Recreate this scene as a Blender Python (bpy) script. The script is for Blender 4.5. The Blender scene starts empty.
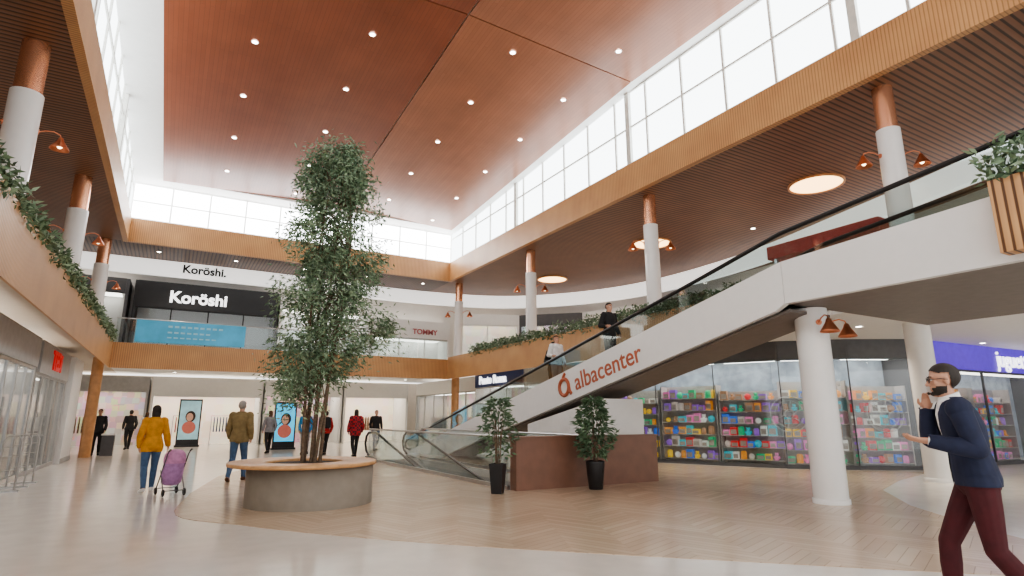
import bpy, math, random
from mathutils import Vector, Matrix
import numpy as np
random.seed(7)
SC=bpy.context.scene; COL=SC.collection
ORG={}
# ------------------------------------------------------------------ materials
def _new(name):
    m=bpy.data.materials.new(name); m.use_nodes=True
    nt=m.node_tree; b=nt.nodes['Principled BSDF']; return m,nt,b
def mat(name,col,rough=.5,metal=0,es=0,ec=None,var=.06,scale=6):
    m,nt,b=_new(name)
    n=nt.nodes.new('ShaderNodeTexNoise'); n.inputs['Scale'].default_value=scale; n.inputs['Detail'].default_value=3
    tc=nt.nodes.new('ShaderNodeTexCoord'); nt.links.new(tc.outputs['Object'],n.inputs['Vector'])
    r=nt.nodes.new('ShaderNodeValToRGB')
    r.color_ramp.elements[0].position=.35; r.color_ramp.elements[1].position=.65
    r.color_ramp.elements[0].color=[max(0,c*(1-var)) for c in col]+[1]
    r.color_ramp.elements[1].color=[min(1,c*(1+var)) for c in col]+[1]
    nt.links.new(n.outputs['Fac'],r.inputs['Fac']); nt.links.new(r.outputs['Color'],b.inputs['Base Color'])
    b.inputs['Roughness'].default_value=rough; b.inputs['Metallic'].default_value=metal
    if es:
        b.inputs['Emission Color'].default_value=list(ec or col)+[1]; b.inputs['Emission Strength'].default_value=es
    return m
def mat_slats(name,c1,c2,axis,period,rough=.45,bump=.4,p0=.12,p1=.35):
    m,nt,b=_new(name)
    tc=nt.nodes.new('ShaderNodeTexCoord')
    w=nt.nodes.new('ShaderNodeTexWave'); w.wave_type='BANDS'; w.bands_direction=axis
    w.inputs['Scale'].default_value=.31416/period; w.inputs['Distortion'].default_value=0
    nt.links.new(tc.outputs['Object'],w.inputs['Vector'])
    r=nt.nodes.new('ShaderNodeValToRGB')
    r.color_ramp.elements[0].position=p0; r.color_ramp.elements[1].position=p1
    r.color_ramp.elements[0].color=list(c2)+[1]; r.color_ramp.elements[1].color=list(c1)+[1]
    nt.links.new(w.outputs['Fac'],r.inputs['Fac'])
    n=nt.nodes.new('ShaderNodeTexNoise'); n.inputs['Scale'].default_value=1.2; n.inputs['Detail'].default_value=4
    nt.links.new(tc.outputs['Object'],n.inputs['Vector'])
    mx=nt.nodes.new('ShaderNodeMixRGB'); mx.blend_type='OVERLAY'; mx.inputs['Fac'].default_value=.3
    nt.links.new(r.outputs['Color'],mx.inputs['Color1']); nt.links.new(n.outputs['Fac'],mx.inputs['Color2'])
    nt.links.new(mx.outputs['Color'],b.inputs['Base Color'])
    bp=nt.nodes.new('ShaderNodeBump'); bp.inputs['Strength'].default_value=bump; bp.inputs['Distance'].default_value=.01
    nt.links.new(w.outputs['Fac'],bp.inputs['Height']); nt.links.new(bp.outputs['Normal'],b.inputs['Normal'])
    b.inputs['Roughness'].default_value=rough
    return m
def mat_planks(name,c1,c2,cm,w,h,rot=0,rough=.3,mortar=.006,var=.35,chevron=0):
    m,nt,b=_new(name)
    tc=nt.nodes.new('ShaderNodeTexCoord'); mp=nt.nodes.new('ShaderNodeMapping'); mp.inputs['Rotation'].default_value=(0,0,rot)
    nt.links.new(tc.outputs['Object'],mp.inputs['Vector']); vec=mp.outputs['Vector']
    if chevron:
        sp=nt.nodes.new('ShaderNodeSeparateXYZ'); nt.links.new(vec,sp.inputs[0])
        pp=nt.nodes.new('ShaderNodeMath'); pp.operation='PINGPONG'; pp.inputs[1].default_value=chevron; nt.links.new(sp.outputs['X'],pp.inputs[0])
        ad=nt.nodes.new('ShaderNodeMath'); ad.operation='ADD'; nt.links.new(sp.outputs['Y'],ad.inputs[0]); nt.links.new(pp.outputs[0],ad.inputs[1])
        fl=nt.nodes.new('ShaderNodeMath'); fl.operation='DIVIDE'; fl.inputs[1].default_value=chevron; nt.links.new(sp.outputs['X'],fl.inputs[0])
        f2=nt.nodes.new('ShaderNodeMath'); f2.operation='FLOOR'; nt.links.new(fl.outputs[0],f2.inputs[0])
        f3=nt.nodes.new('ShaderNodeMath'); f3.operation='MULTIPLY_ADD'; f3.inputs[1].default_value=w; f3.inputs[2].default_value=w*.5; nt.links.new(f2.outputs[0],f3.inputs[0])
        cb=nt.nodes.new('ShaderNodeCombineXYZ'); nt.links.new(f3.outputs[0],cb.inputs['X']); nt.links.new(ad.outputs[0],cb.inputs['Y']); vec=cb.outputs[0]
    br=nt.nodes.new('ShaderNodeTexBrick'); br.inputs['Scale'].default_value=1; br.offset=0 if chevron else .5
    br.inputs['Brick Width'].default_value=w; br.inputs['Row Height'].default_value=h; br.inputs['Mortar Size'].default_value=mortar
    br.inputs['Color1'].default_value=list(c1)+[1]; br.inputs['Color2'].default_value=list(c2)+[1]; br.inputs['Mortar'].default_value=list(cm)+[1]
    nt.links.new(vec,br.inputs['Vector'])
    n=nt.nodes.new('ShaderNodeTexNoise'); n.inputs['Scale'].default_value=.9; n.inputs['Detail'].default_value=5
    nt.links.new(tc.outputs['Object'],n.inputs['Vector'])
    mx=nt.nodes.new('ShaderNodeMixRGB'); mx.blend_type='OVERLAY'; mx.inputs['Fac'].default_value=var
    nt.links.new(br.outputs['Color'],mx.inputs['Color1']); nt.links.new(n.outputs['Fac'],mx.inputs['Color2'])
    nt.links.new(mx.outputs['Color'],b.inputs['Base Color']); b.inputs['Roughness'].default_value=rough
    return m
def mat_plaid(name,c1,c2,sc):
    m,nt,b=_new(name); tc=nt.nodes.new('ShaderNodeTexCoord'); ck=nt.nodes.new('ShaderNodeTexChecker')
    ck.inputs['Scale'].default_value=sc; ck.inputs['Color1'].default_value=list(c1)+[1]; ck.inputs['Color2'].default_value=list(c2)+[1]
    nt.links.new(tc.outputs['Object'],ck.inputs['Vector']); nt.links.new(ck.outputs['Color'],b.inputs['Base Color']); b.inputs['Roughness'].default_value=.8; return m
def mat_glass(name,tint=(.91,.95,.95),fac=.05,k=.2):
    m=bpy.data.materials.new(name); m.use_nodes=True; nt=m.node_tree; nt.nodes.clear()
    o=nt.nodes.new('ShaderNodeOutputMaterial'); t=nt.nodes.new('ShaderNodeBsdfTransparent'); g=nt.nodes.new('ShaderNodeBsdfGlossy')
    t.inputs['Color'].default_value=list(tint)+[1]; g.inputs['Roughness'].default_value=.03
    mx=nt.nodes.new('ShaderNodeMixShader'); lw=nt.nodes.new('ShaderNodeLayerWeight'); lw.inputs['Blend'].default_value=.25
    ad=nt.nodes.new('ShaderNodeMath'); ad.operation='MULTIPLY_ADD'; ad.inputs[1].default_value=k; ad.inputs[2].default_value=fac
    nt.links.new(lw.outputs['Facing'],ad.inputs[0]); nt.links.new(ad.outputs[0],mx.inputs['Fac'])
    nt.links.new(t.outputs[0],mx.inputs[1]); nt.links.new(g.outputs[0],mx.inputs[2]); nt.links.new(mx.outputs[0],o.inputs['Surface'])
    return m
def mat_emit(name,col,s):
    m=bpy.data.materials.new(name); m.use_nodes=True; nt=m.node_tree; nt.nodes.clear()
    o=nt.nodes.new('ShaderNodeOutputMaterial'); e=nt.nodes.new('ShaderNodeEmission')
    e.inputs['Color'].default_value=list(col)+[1]; e.inputs['Strength'].default_value=s
    nt.links.new(e.outputs[0],o.inputs['Surface']); return m
def mat_merch(name,base,mix=.5,scale=3.0,es=.5,sat=1.0):
    m,nt,b=_new(name)
    tc=nt.nodes.new('ShaderNodeTexCoord'); v=nt.nodes.new('ShaderNodeTexVoronoi'); v.distance='CHEBYCHEV'
    v.inputs['Scale'].default_value=scale; v.inputs['Randomness'].default_value=.45
    nt.links.new(tc.outputs['Object'],v.inputs['Vector'])
    hs=nt.nodes.new('ShaderNodeHueSaturation'); hs.inputs['Saturation'].default_value=sat; nt.links.new(v.outputs['Color'],hs.inputs['Color'])
    mx=nt.nodes.new('ShaderNodeMixRGB'); mx.inputs['Fac'].default_value=mix; mx.inputs['Color1'].default_value=list(base)+[1]
    nt.links.new(hs.outputs['Color'],mx.inputs['Color2']); nt.links.new(mx.outputs['Color'],b.inputs['Base Color'])
    nt.links.new(mx.outputs['Color'],b.inputs['Emission Color']); b.inputs['Emission Strength'].default_value=es  # shop lighting put into the backdrop colour as glow
    b.inputs['Roughness'].default_value=.6; return m
def mat_objcol(name,rough=.45):
    m,nt,b=_new(name); oi=nt.nodes.new('ShaderNodeObjectInfo'); nt.links.new(oi.outputs['Color'],b.inputs['Base Color'])
    nt.links.new(oi.outputs['Color'],b.inputs['Emission Color']); b.inputs['Emission Strength'].default_value=.35  # faint glow put into the toys to brighten them
    b.inputs['Roughness'].default_value=rough; return m

M={}
M['terr']=mat('terrazzo_floor',(.74,.70,.64),.14,var=.04,scale=3)
M['plankfloor']=mat_planks('plank_floor',(.62,.49,.36),(.53,.41,.295),(.40,.30,.21),2.0,.17,math.radians(25),.2,.007,.2,chevron=.62)
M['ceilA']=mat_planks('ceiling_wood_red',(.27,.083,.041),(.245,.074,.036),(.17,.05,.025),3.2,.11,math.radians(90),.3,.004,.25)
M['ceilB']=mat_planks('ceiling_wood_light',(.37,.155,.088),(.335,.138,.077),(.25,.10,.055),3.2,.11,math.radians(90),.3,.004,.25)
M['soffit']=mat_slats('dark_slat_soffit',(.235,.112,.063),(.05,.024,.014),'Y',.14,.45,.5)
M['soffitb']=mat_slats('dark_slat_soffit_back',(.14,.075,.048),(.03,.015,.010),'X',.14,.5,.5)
M['fasY']=mat_slats('oak_slats_y',(.60,.335,.155),(.38,.20,.085),'Y',.07,.4,.3,.05,.3)
M['fasX']=mat_slats('oak_slats_x',(.60,.335,.155),(.38,.20,.085),'X',.07,.4,.3,.05,.3)
M['oak']=mat('oak_plain',(.60,.35,.17),.4,var=.12,scale=8)
M['walnut']=mat('walnut_panel',(.20,.10,.066),.4,var=.08,scale=4)
M['white']=mat('white_paint',(.82,.81,.79),.5,var=.015)
M['beige']=mat('beige_soffit',(.55,.47,.39),.5,var=.03)
M['whitegl']=mat('white_lacquer',(.84,.835,.82),.25,var=.01)
M['grey']=mat('grey_paint',(.42,.41,.40),.5)
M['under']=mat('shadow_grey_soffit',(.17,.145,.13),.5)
M['dgrey']=mat('dark_grey',(.10,.10,.105),.45)
M['black']=mat('black_paint',(.018,.018,.02),.4)
M['steel']=mat('brushed_steel',(.50,.50,.50),.3,1)
M['copper']=mat('copper_metal',(.70,.28,.16),.28,.9)
M['conc']=mat('concrete',(.27,.24,.20),.65,var=.06,scale=5)
M['soil']=mat('soil',(.05,.035,.025),.9,var=.4,scale=40)
M['glass']=mat_glass('clear_glass')
M['glassd']=mat_glass('shop_glass',(.88,.91,.93),.04,.25)
M['wglass']=mat_emit('daylight_pane',(.92,.98,1.0),5.0)
M['wglassb']=mat_emit('daylight_pane_bright',(.98,.99,1.0),9.5)
M['wframe']=mat('window_frame_cream',(.70,.69,.64),.5)
M['wframeb']=mat('window_frame_white',(.9,.9,.88),.5,es=1.1)  # far frames made to glow, as if washed out by daylight
M['lampdisc']=mat_emit('warm_luminous_disc',(1,.60,.27),5)
M['lampw']=mat_emit('white_luminous',(1,.93,.82),20)
M['panel']=mat_emit('added_shop_light_panel',(1,.92,.8),4.5)  # panels added inside the shops to brighten their interiors
M['panelb']=mat_emit('added_toy_shop_light_panel',(1,.95,.88),10)  # stronger panel added over the toy shelves to brighten them
M['bulb']=mat_emit('warm_bulb',(1,.8,.5),8)
M['leaf']=mat('leaf_green',(.16,.24,.145),.5,var=.25,scale=2.5)
M['leaf2']=mat('leaf_green_light',(.25,.335,.215),.5,var=.25,scale=2.5)
M['leafd']=mat('leaf_dark',(.08,.14,.075),.5,var=.3,scale=4)
M['bark']=mat('bark',(.15,.105,.07),.8,var=.3,scale=20)
M['redlogo']=mat('terracotta_letters',(.46,.125,.06),.5)
M['rubber']=mat('black_rubber',(.015,.015,.016),.35)
M['purple']=mat('purple_sign',(.13,.06,.62),.4,es=.4,ec=(.13,.06,.7))
M['lwhite']=mat('luminous_letters',(.9,.9,.9),.4,es=1.8,ec=(1,1,1))
M['lblack']=mat('black_letters',(.02,.02,.02),.4)
M['navy']=mat('navy_sign',(.03,.06,.20),.4)
M['redsign']=mat('red_sign',(.65,.03,.03),.4,es=.25,ec=(.9,.03,.03))
M['redk']=mat('red_canopy',(.42,.035,.025),.4)
M['teal']=mat('teal_banner',(.08,.36,.56),.5,es=.2,ec=(.1,.5,.75),var=.2,scale=1.5)
M['pinkl']=mat('pink_letters',(.50,.15,.16),.4)
M['prod']=mat_objcol('glowing_product_plastic')
M['merW']=mat_merch('white_shop_interior',(.78,.66,.52),.14,2.2,.55,.6)
M['merD']=mat_merch('dark_shop_interior',(.04,.035,.04),.12,3,.3)
M['merC']=mat_merch('colour_shop_interior',(.46,.34,.27),.25,3.2,.36,.8)
M['merT']=mat('toy_shop_interior',(.30,.34,.38),.6,es=.25,var=.25,scale=3)  # backdrop glows slightly in place of light falling on it
M['merB']=mat_merch('blue_shop_interior',(.08,.11,.18),.2,6,.3)

# ------------------------------------------------------------------ mesh builder
class MB:
    def __init__(s): s.v=[];s.f=[];s.m=[];s.s=[]
    def add(s,vs,fs,mi=0,sm=False):
        o=len(s.v); s.v+= [tuple(v) for v in vs]
        for f in fs: s.f.append([i+o for i in f]); s.m.append(mi); s.s.append(sm)
    def box(s,a,b,mi=0):
        x0,y0,z0=a;x1,y1,z1=b
        s.add([(x0,y0,z0),(x1,y0,z0),(x1,y1,z0),(x0,y1,z0),(x0,y0,z1),(x1,y0,z1),(x1,y1,z1),(x0,y1,z1)],
              [(3,2,1,0),(4,5,6,7),(0,1,5,4),(1,2,6,5),(2,3,7,6),(3,0,4,7)],mi)
    def wbox(s,F,a0,a1,b0,b1,z0,z1,mi=0):
        p,d,n=F
        def P(a,b,z): return (p[0]+d[0]*a+n[0]*b,p[1]+d[1]*a+n[1]*b,z)
        s.add([P(a0,b0,z0),P(a1,b0,z0),P(a1,b1,z0),P(a0,b1,z0),P(a0,b0,z1),P(a1,b0,z1),P(a1,b1,z1),P(a0,b1,z1)],
              [(3,2,1,0),(4,5,6,7),(0,1,5,4),(1,2,6,5),(2,3,7,6),(3,0,4,7)],mi)
    def prism(s,poly,z0,z1,mi=0):
        n=len(poly); vs=[(p[0],p[1],z0) for p in poly]+[(p[0],p[1],z1) for p in poly]
        s.add(vs,[tuple(range(n-1,-1,-1)),tuple(range(n,2*n))]+[(i,(i+1)%n,(i+1)%n+n,i+n) for i in range(n)],mi)
    def prismx(s,poly,x0,x1,mi=0):
        n=len(poly); vs=[(x0,p[0],p[1]) for p in poly]+[(x1,p[0],p[1]) for p in poly]
        s.add(vs,[tuple(range(n-1,-1,-1)),tuple(range(n,2*n))]+[(i,(i+1)%n,(i+1)%n+n,i+n) for i in range(n)],mi)
    def cyl(s,p0,p1,r0,r1=None,n=14,mi=0,sm=True):
        r1=r0 if r1 is None else r1
        p0=Vector(p0);p1=Vector(p1);d=(p1-p0)
        if d.length<1e-6: return
        d.normalize(); a=Vector((0,0,1)) if abs(d.z)<.9 else Vector((1,0,0))
        u=d.cross(a).normalized(); w=d.cross(u)
        vs=[];
        for p,r in((p0,r0),(p1,r1)):
            for i in range(n):
                t=2*math.pi*i/n; vs.append(p+u*(r*math.cos(t))+w*(r*math.sin(t)))
        s.add(vs,[(i,i+n,(i+1)%n+n,(i+1)%n) for i in range(n)],mi,sm)
        s.add(vs[:n],[tuple(range(n))],mi); s.add(vs[n:],[tuple(range(n-1,-1,-1))],mi)
    def sph(s,c,r,n=14,m=9,mi=0,R=None):
        c=Vector(c); r=(r,r,r) if not hasattr(r,'__len__') else r
        vs=[]
        for j in range(m+1):
            ph=math.pi*j/m
            for i in range(n):
                t=2*math.pi*i/n; q=Vector((r[0]*math.sin(ph)*math.cos(t),r[1]*math.sin(ph)*math.sin(t),r[2]*math.cos(ph)))
                if R is not None: q=R@q
                vs.append(c+q)
        fs=[]
        for j in range(m):
            for i in range(n):
                a,b2,c2,d2=j*n+i,j*n+(i+1)%n,(j+1)*n+(i+1)%n,(j+1)*n+i
                if j==0: fs.append((a,d2,c2))
                elif j==m-1: fs.append((a,d2,b2))
                else: fs.append((a,d2,c2,b2))
        s.add(vs,fs,mi,True)
    def cap(s,a,b,ra,rb,mi=0,n=12):
        s.cyl(a,b,ra,rb,n,mi); s.sph(a,ra,n,8,mi); s.sph(b,rb,n,8,mi)
    def tube(s,pts,r,n=8,mi=0):
        pts=[Vector(p) for p in pts]; k=len(pts); rings=[]; u=None
        for i,p in enumerate(pts):
            d=(pts[min(i+1,k-1)]-pts[max(i-1,0)]).normalized()
            if u is None:
                a=Vector((0,0,1)) if abs(d.z)<.9 else Vector((1,0,0)); u=d.cross(a).normalized()
            else: u=(u-d*u.dot(d)).normalized()
            w=d.cross(u); rr=r[i] if hasattr(r,'__len__') else r
            rings.append([p+u*(rr*math.cos(2*math.pi*j/n))+w*(rr*math.sin(2*math.pi*j/n)) for j in range(n)])
        vs=[v for R in rings for v in R]
        s.add(vs,[(i*n+j,(i+1)*n+j,(i+1)*n+(j+1)%n,i*n+(j+1)%n) for i in range(k-1) for j in range(n)],mi,True)
        s.add(rings[0],[tuple(range(n))],mi); s.add(rings[-1],[tuple(range(n-1,-1,-1))],mi)
    def lathe(s,prof,c=(0,0,0),n=32,mi=0,sm=True):
        vs=[];k=len(prof)
        for r,z in prof:
            for i in range(n):
                t=2*math.pi*i/n; vs.append((c[0]+r*math.cos(t),c[1]+r*math.sin(t),c[2]+z))
        s.add(vs,[(j*n+i,j*n+(i+1)%n,(j+1)*n+(i+1)%n,(j+1)*n+i) for j in range(k-1) for i in range(n)],mi,sm)
    def loft(s,rings,mi=0):
        n=len(rings[0]); vs=[v for R in rings for v in R]; k=len(rings)
        s.add(vs,[(j*n+i,j*n+(i+1)%n,(j+1)*n+(i+1)%n,(j+1)*n+i) for j in range(k-1) for i in range(n)],mi,True)
        s.add(rings[0],[tuple(range(n-1,-1,-1))],mi,True); s.add(rings[-1],[tuple(range(n))],mi,True)
    def leaf(s,p,d,L,W,mi=0):
        d=Vector(d).normalized(); a=Vector((random.uniform(-1,1),random.uniform(-1,1),random.uniform(-.4,1)))
        w=d.cross(a)
        if w.length<1e-3: w=Vector((1,0,0))
        w.normalize(); p=Vector(p)
        s.add([p,p+d*L*.4+w*W*.5,p+d*L,p+d*L*.4-w*W*.5],[(0,1,2,3)],mi)
    def obj(s,name,mats,origin=(0,0,0),parent=None,**kw):
        me=bpy.data.meshes.new(name); o=Vector(origin)
        me.from_pydata([(v[0]-o.x,v[1]-o.y,v[2]-o.z) for v in s.v],[],s.f)
        if not isinstance(mats,(list,tuple)): mats=[mats]
        for m in mats: me.materials.append(m)
        me.polygons.foreach_set('material_index',s.m); me.polygons.foreach_set('use_smooth',s.s)
        me.update(); return mkobj(name,me,o,parent,**kw)
def setp(ob,kw):
    for k,v in kw.items():
        if v is not None: ob[{'cat':'category'}.get(k,k)]=v
def mkobj(name,me,o,parent=None,**kw):
    ob=bpy.data.objects.new(name,me); COL.objects.link(ob); o=Vector(o)
    ORG[ob.name]=o
    if parent is not None:
        ob.parent=parent; ob.location=o-ORG[parent.name]
    else: ob.location=o
    setp(ob,kw); return ob
def empty(name,o,label,cat,**kw):
    return mkobj(name,None,o,None,label=label,cat=cat,**kw)
def copy_thing(root,loc,rotz=0,**kw):
    n=root.copy(); COL.objects.link(n); n.location=loc; n.rotation_euler=(0,0,rotz); ORG[n.name]=Vector(loc); setp(n,kw)
    def rec(src,dst):
        for c in src.children:
            k=c.copy(); COL.objects.link(k); k.parent=dst; rec(c,k)
    rec(root,n); return n
def text(body,F,a,z,b,size,m,parent=None,name='lettering',ext=.015,bold=0,align='CENTER',dirv=None,sx=1,**kw):
    cu=bpy.data.curves.new('t','FONT'); cu.body=body; cu.size=size; cu.extrude=ext; cu.offset=bold; cu.align_x=align; cu.align_y='CENTER'
    t=bpy.data.objects.new('t',cu); COL.objects.link(t); bpy.context.view_layer.update()
    dg=bpy.context.evaluated_depsgraph_get(); me=bpy.data.meshes.new_from_object(t.evaluated_get(dg)); bpy.data.objects.remove(t)
    me.materials.clear(); me.materials.append(m)
    p,d,n=F; d3=Vector((d[0],d[1],0)) if dirv is None else Vector(dirv).normalized(); n3=Vector((n[0],n[1],0)); u3=n3.cross(d3)
    P=Vector((p[0]+d[0]*a+n[0]*b,p[1]+d[1]*a+n[1]*b,z))
    Mx=Matrix(((d3.x*sx,u3.x,n3.x),(d3.y*sx,u3.y,n3.y),(d3.z*sx,u3.z,n3.z)))
    for v in me.vertices: v.co=Mx@v.co
    me.name=name
    return mkobj(name,me,P,parent,**kw)
def frame(p0,p1):
    d=Vector((p1[0]-p0[0],p1[1]-p0[1])); L=d.length; d/=L
    return ((p0[0],p0[1]),(d.x,d.y),(d.y,-d.x)),L
def catmull(pts,k=8):
    out=[];P=[Vector(p) for p in pts]; P=[P[0]*2-P[1]]+P+[P[-1]*2-P[-2]]
    for i in range(1,len(P)-2):
        for j in range(k):
            t=j/k; a,b,c,d=P[i-1:i+3]
            out.append(.5*((2*b)+(c-a)*t+(2*a-5*b+4*c-d)*t*t+(3*b-a-3*c+d)*t**3))
    out.append(P[-2]); return out
S='structure'
# ------------------------------------------------------------------ key dimensions
XL,XR,YB=-2.1,11.4,26.0
ZC,ZS=8.1,9.0
WH=2.45
YF=-4.0
# ------------------------------------------------------------------ floor
mb=MB()
px0,px1,py0,py1=6.05,7.75,10.5,20.0
mb.box((-14,YF,-.2),(px0,38,0)); mb.box((px1,YF,-.2),(30,38,0)); mb.box((px0,YF,-.2),(px1,py0,0)); mb.box((px0,py1,-.2),(px1,38,0))
mb.obj('floor',M['terr'],kind=S)
mb=MB()
edge=catmull([(.5,13),(.24,10.3),(1.0,8.9),(1.9,7.6),(3.3,6.0),(5.15,4.2),(6.67,2.75),(7.6,1.9)],5)
wood=[(p.x,p.y) for p in edge]+[(8.3,2.4),(9.2,3.8),(10.6,5.4),(12.4,6.8),(14.6,7.6),(17.5,8.3),(16.4,9.4),(15.1,10.6),(14.1,12.5),(13.4,14.6),(13.0,18),(8.8,22),(7.8,22),(7.8,10.38),(5.95,10.38),(5.95,22),(4.4,21.9),(2.5,19.7),(1.2,16.4)]
mb.prism(wood,.0,.006); mb.obj('floor',M['plankfloor'],kind=S)
mb=MB()
mb.box((px0-.1,py0-.1,-3),(px0,py1,-.2)); mb.box((px1,py0-.1,-3),(px1+.1,py1,-.2)); mb.box((px0-.1,py0-.2,-3),(px1+.1,py0,-.2))
mb.obj('wall_pit',M['grey'],kind=S)
mb=MB()
mb.box((XR+.42,6.1,3.6),(28,36,3.9)); mb.box((13.6,YF,3.6),(28,6.1,3.9)); mb.box((XL-.42,YB+.12,3.6),(XR+.42,36,3.9)); mb.obj('ceiling',M['white'],kind=S)
mb=MB(); mb.box((-12,YF,3.6),(XL-.42,36,3.9)); mb.obj('ceiling',M['beige'],kind=S)
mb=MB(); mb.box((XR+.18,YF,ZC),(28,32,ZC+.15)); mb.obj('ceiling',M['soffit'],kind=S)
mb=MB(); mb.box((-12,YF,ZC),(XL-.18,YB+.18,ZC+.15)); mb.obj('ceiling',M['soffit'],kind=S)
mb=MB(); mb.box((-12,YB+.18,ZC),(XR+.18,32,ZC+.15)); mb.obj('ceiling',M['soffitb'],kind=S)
mb=MB(); mb.box((XR,YF,ZC-.04),(XR+.18,YB,ZS)); mb.obj('trim_1',M['fasY'],kind=S)
mb=MB(); mb.box((XL-.18,YF,ZC-.04),(XL,YB,ZS)); mb.obj('trim_2',M['fasY'],kind=S)
mb=MB(); mb.box((XL-.18,YB,ZC-.04),(XR+.18,YB+.18,ZS)); mb.obj('trim_3',M['fasX'],kind=S)
# main ceiling: folded wood facets, falling gently to the far end
ZE=ZS+WH
XW=-1.2; DROP=.95
def fall(y): return DROP*max(0,(y-11.95)/13.25)
def cz(x,y=0): return (ZE-.06+.22*((x-XW)/(5.6-XW)) if x<5.6 else ZE+.16-.22*((x-5.6)/(11.1-5.6)))-fall(y)
def slab(mb,x0,x1,y0,y1,t=.05,zf=cz):
    vs=[(x0,y0,zf(x0,y0)),(x1,y0,zf(x1,y0)),(x1,y1,zf(x1,y1)),(x0,y1,zf(x0,y1))]; vs+=[(v[0],v[1],v[2]+t) for v in vs]
    mb.add(vs,[(3,2,1,0),(4,5,6,7),(0,1,5,4),(1,2,6,5),(2,3,7,6),(3,0,4,7)])
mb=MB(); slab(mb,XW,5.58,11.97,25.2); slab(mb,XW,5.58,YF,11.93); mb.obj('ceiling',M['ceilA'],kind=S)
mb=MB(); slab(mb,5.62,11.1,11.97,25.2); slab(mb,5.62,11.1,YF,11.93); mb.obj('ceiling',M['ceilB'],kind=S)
ze=lambda x,y: ZE-fall(y)
zt2=lambda x,y: ZE+.24-fall(y)
mb=MB()
for a,b in((YF,11.95),(11.95,25.2)):
    slab(mb,XL-.2,XW,a,b,.3,ze); slab(mb,11.1,XR+.2,a,b,.3,ze); slab(mb,XW,11.1,a,b,.06,zt2)
slab(mb,XL-.2,XR+.2,25.2,26.2,.3,lambda x,y:ZE-DROP); mb.obj('ceiling',M['white'],kind=S)
# windows
wn=0
def window_mesh(w,h,t=.03):
    mb=MB()
    mb.box((0,-.05,0),(t,.05,h)); mb.box((w-t,-.05,0),(w,.05,h)); mb.box((t,-.05,0),(w-t,.05,.05)); mb.box((t,-.05,h-.05),(w-t,.05,h)); mb.box((t,-.045,h*.5-.025),(w-t,.045,h*.5+.025))
    mb.box((t,.0,.05),(w-t,.02,h-.05),1); return mb
def run_windows(p0,p1,n,h,pm,fm):
    global wn
    F,L=frame(p0,p1); w=L/n; src=None
    ang=math.atan2(F[1][1],F[1][0])
    for i in range(n):
        P=(p0[0]+F[1][0]*w*i,p0[1]+F[1][1]*w*i,ZS)
        wn+=1
        if src is None: src=window_mesh(w,h).obj('window_%d'%wn,[fm,pm],kind=S); o=src
        else: o=src.copy(); o.name='window_%d'%wn; COL.objects.link(o)
        o.location=P; o.rotation_euler=(0,0,ang)
run_windows((XR+.1,YB+.1),(XR+.1,YF),21,WH,M['wglass'],M['wframe'])
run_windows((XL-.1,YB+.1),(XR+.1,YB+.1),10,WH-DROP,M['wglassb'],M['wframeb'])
run_windows((XL-.1,YF),(XL-.1,YB+.1),21,WH,M['wglass'],M['wframe'])
for i,y in enumerate((5.6,12.55,19.5)):
    for x in (XR+.0,XL-.12):
        mb=MB(); mb.box((x,y-.09,ZS),(x+.12,y+.09,ZE-fall(y))); mb.obj('trim_%d'%(10+i*2+(x>0)),M['wframe'],kind=S)
BC=catmull([(-9,28.6),(-3,28.6),(4,28.6),(11,28.9),(16.2,27.4),(19.6,22.5),(20,16),(18.4,9.5),(17,4.5),(16,-3.5)],8)
def ribbon(mb,pts,z0,z1,off0,off1,mi=0):
    n=len(pts); A=[];B=[]
    for i,p in enumerate(pts):
        d=(pts[min(i+1,n-1)]-pts[max(i-1,0)]).normalized(); q=Vector((-d.y,d.x))
        A.append(p+q*off0); B.append(p+q*off1)
    vs=[(a.x,a.y,z0) for a in A]+[(a.x,a.y,z1) for a in A]+[(b.x,b.y,z0) for b in B]+[(b.x,b.y,z1) for b in B]
    fs=[]
    for i in range(n-1):
        fs+=[(i,i+1,i+1+n,i+n),(i+2*n,i+3*n,i+1+3*n,i+1+2*n),(i,i+2*n,i+1+2*n,i+1),(i+n,i+1+n,i+1+3*n,i+3*n)]
    mb.add(vs,fs,mi)
M['bulk']=mat('glowing_bulkhead',(.88,.87,.85),.4,es=.85,ec=(1,.99,.97),var=.01)  # emission added so the white band looks brighter
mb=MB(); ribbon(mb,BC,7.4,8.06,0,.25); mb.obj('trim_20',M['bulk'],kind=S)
mb=MB(); ribbon(mb,BC,3.9,8.1,2.6,2.7); mb.obj('wall_upper',M['white'],kind=S)
mb=MB(); mb.box((-9.2,YF,3.9),(-9,29,8.1)); mb.obj('wall_left',M['beige'],kind=S)
mb=MB(); mb.box((-12,37.2,0),(15,37.4,3.6)); mb.obj('wall_back',M['beige'],kind=S)
mb=MB(); mb.box((-12.2,24,0),(-12,35.4,3.6)); mb.obj('wall_left',M['white'],kind=S)
mb=MB(); mb.box((28,YF,0),(28.2,36,8.1)); mb.obj('wall_right',M['white'],kind=S)
mb=MB(); mb.box((16,16.9,0),(28,17.1,3.6)); mb.obj('wall_stockroom',M['white'],kind=S)

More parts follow.
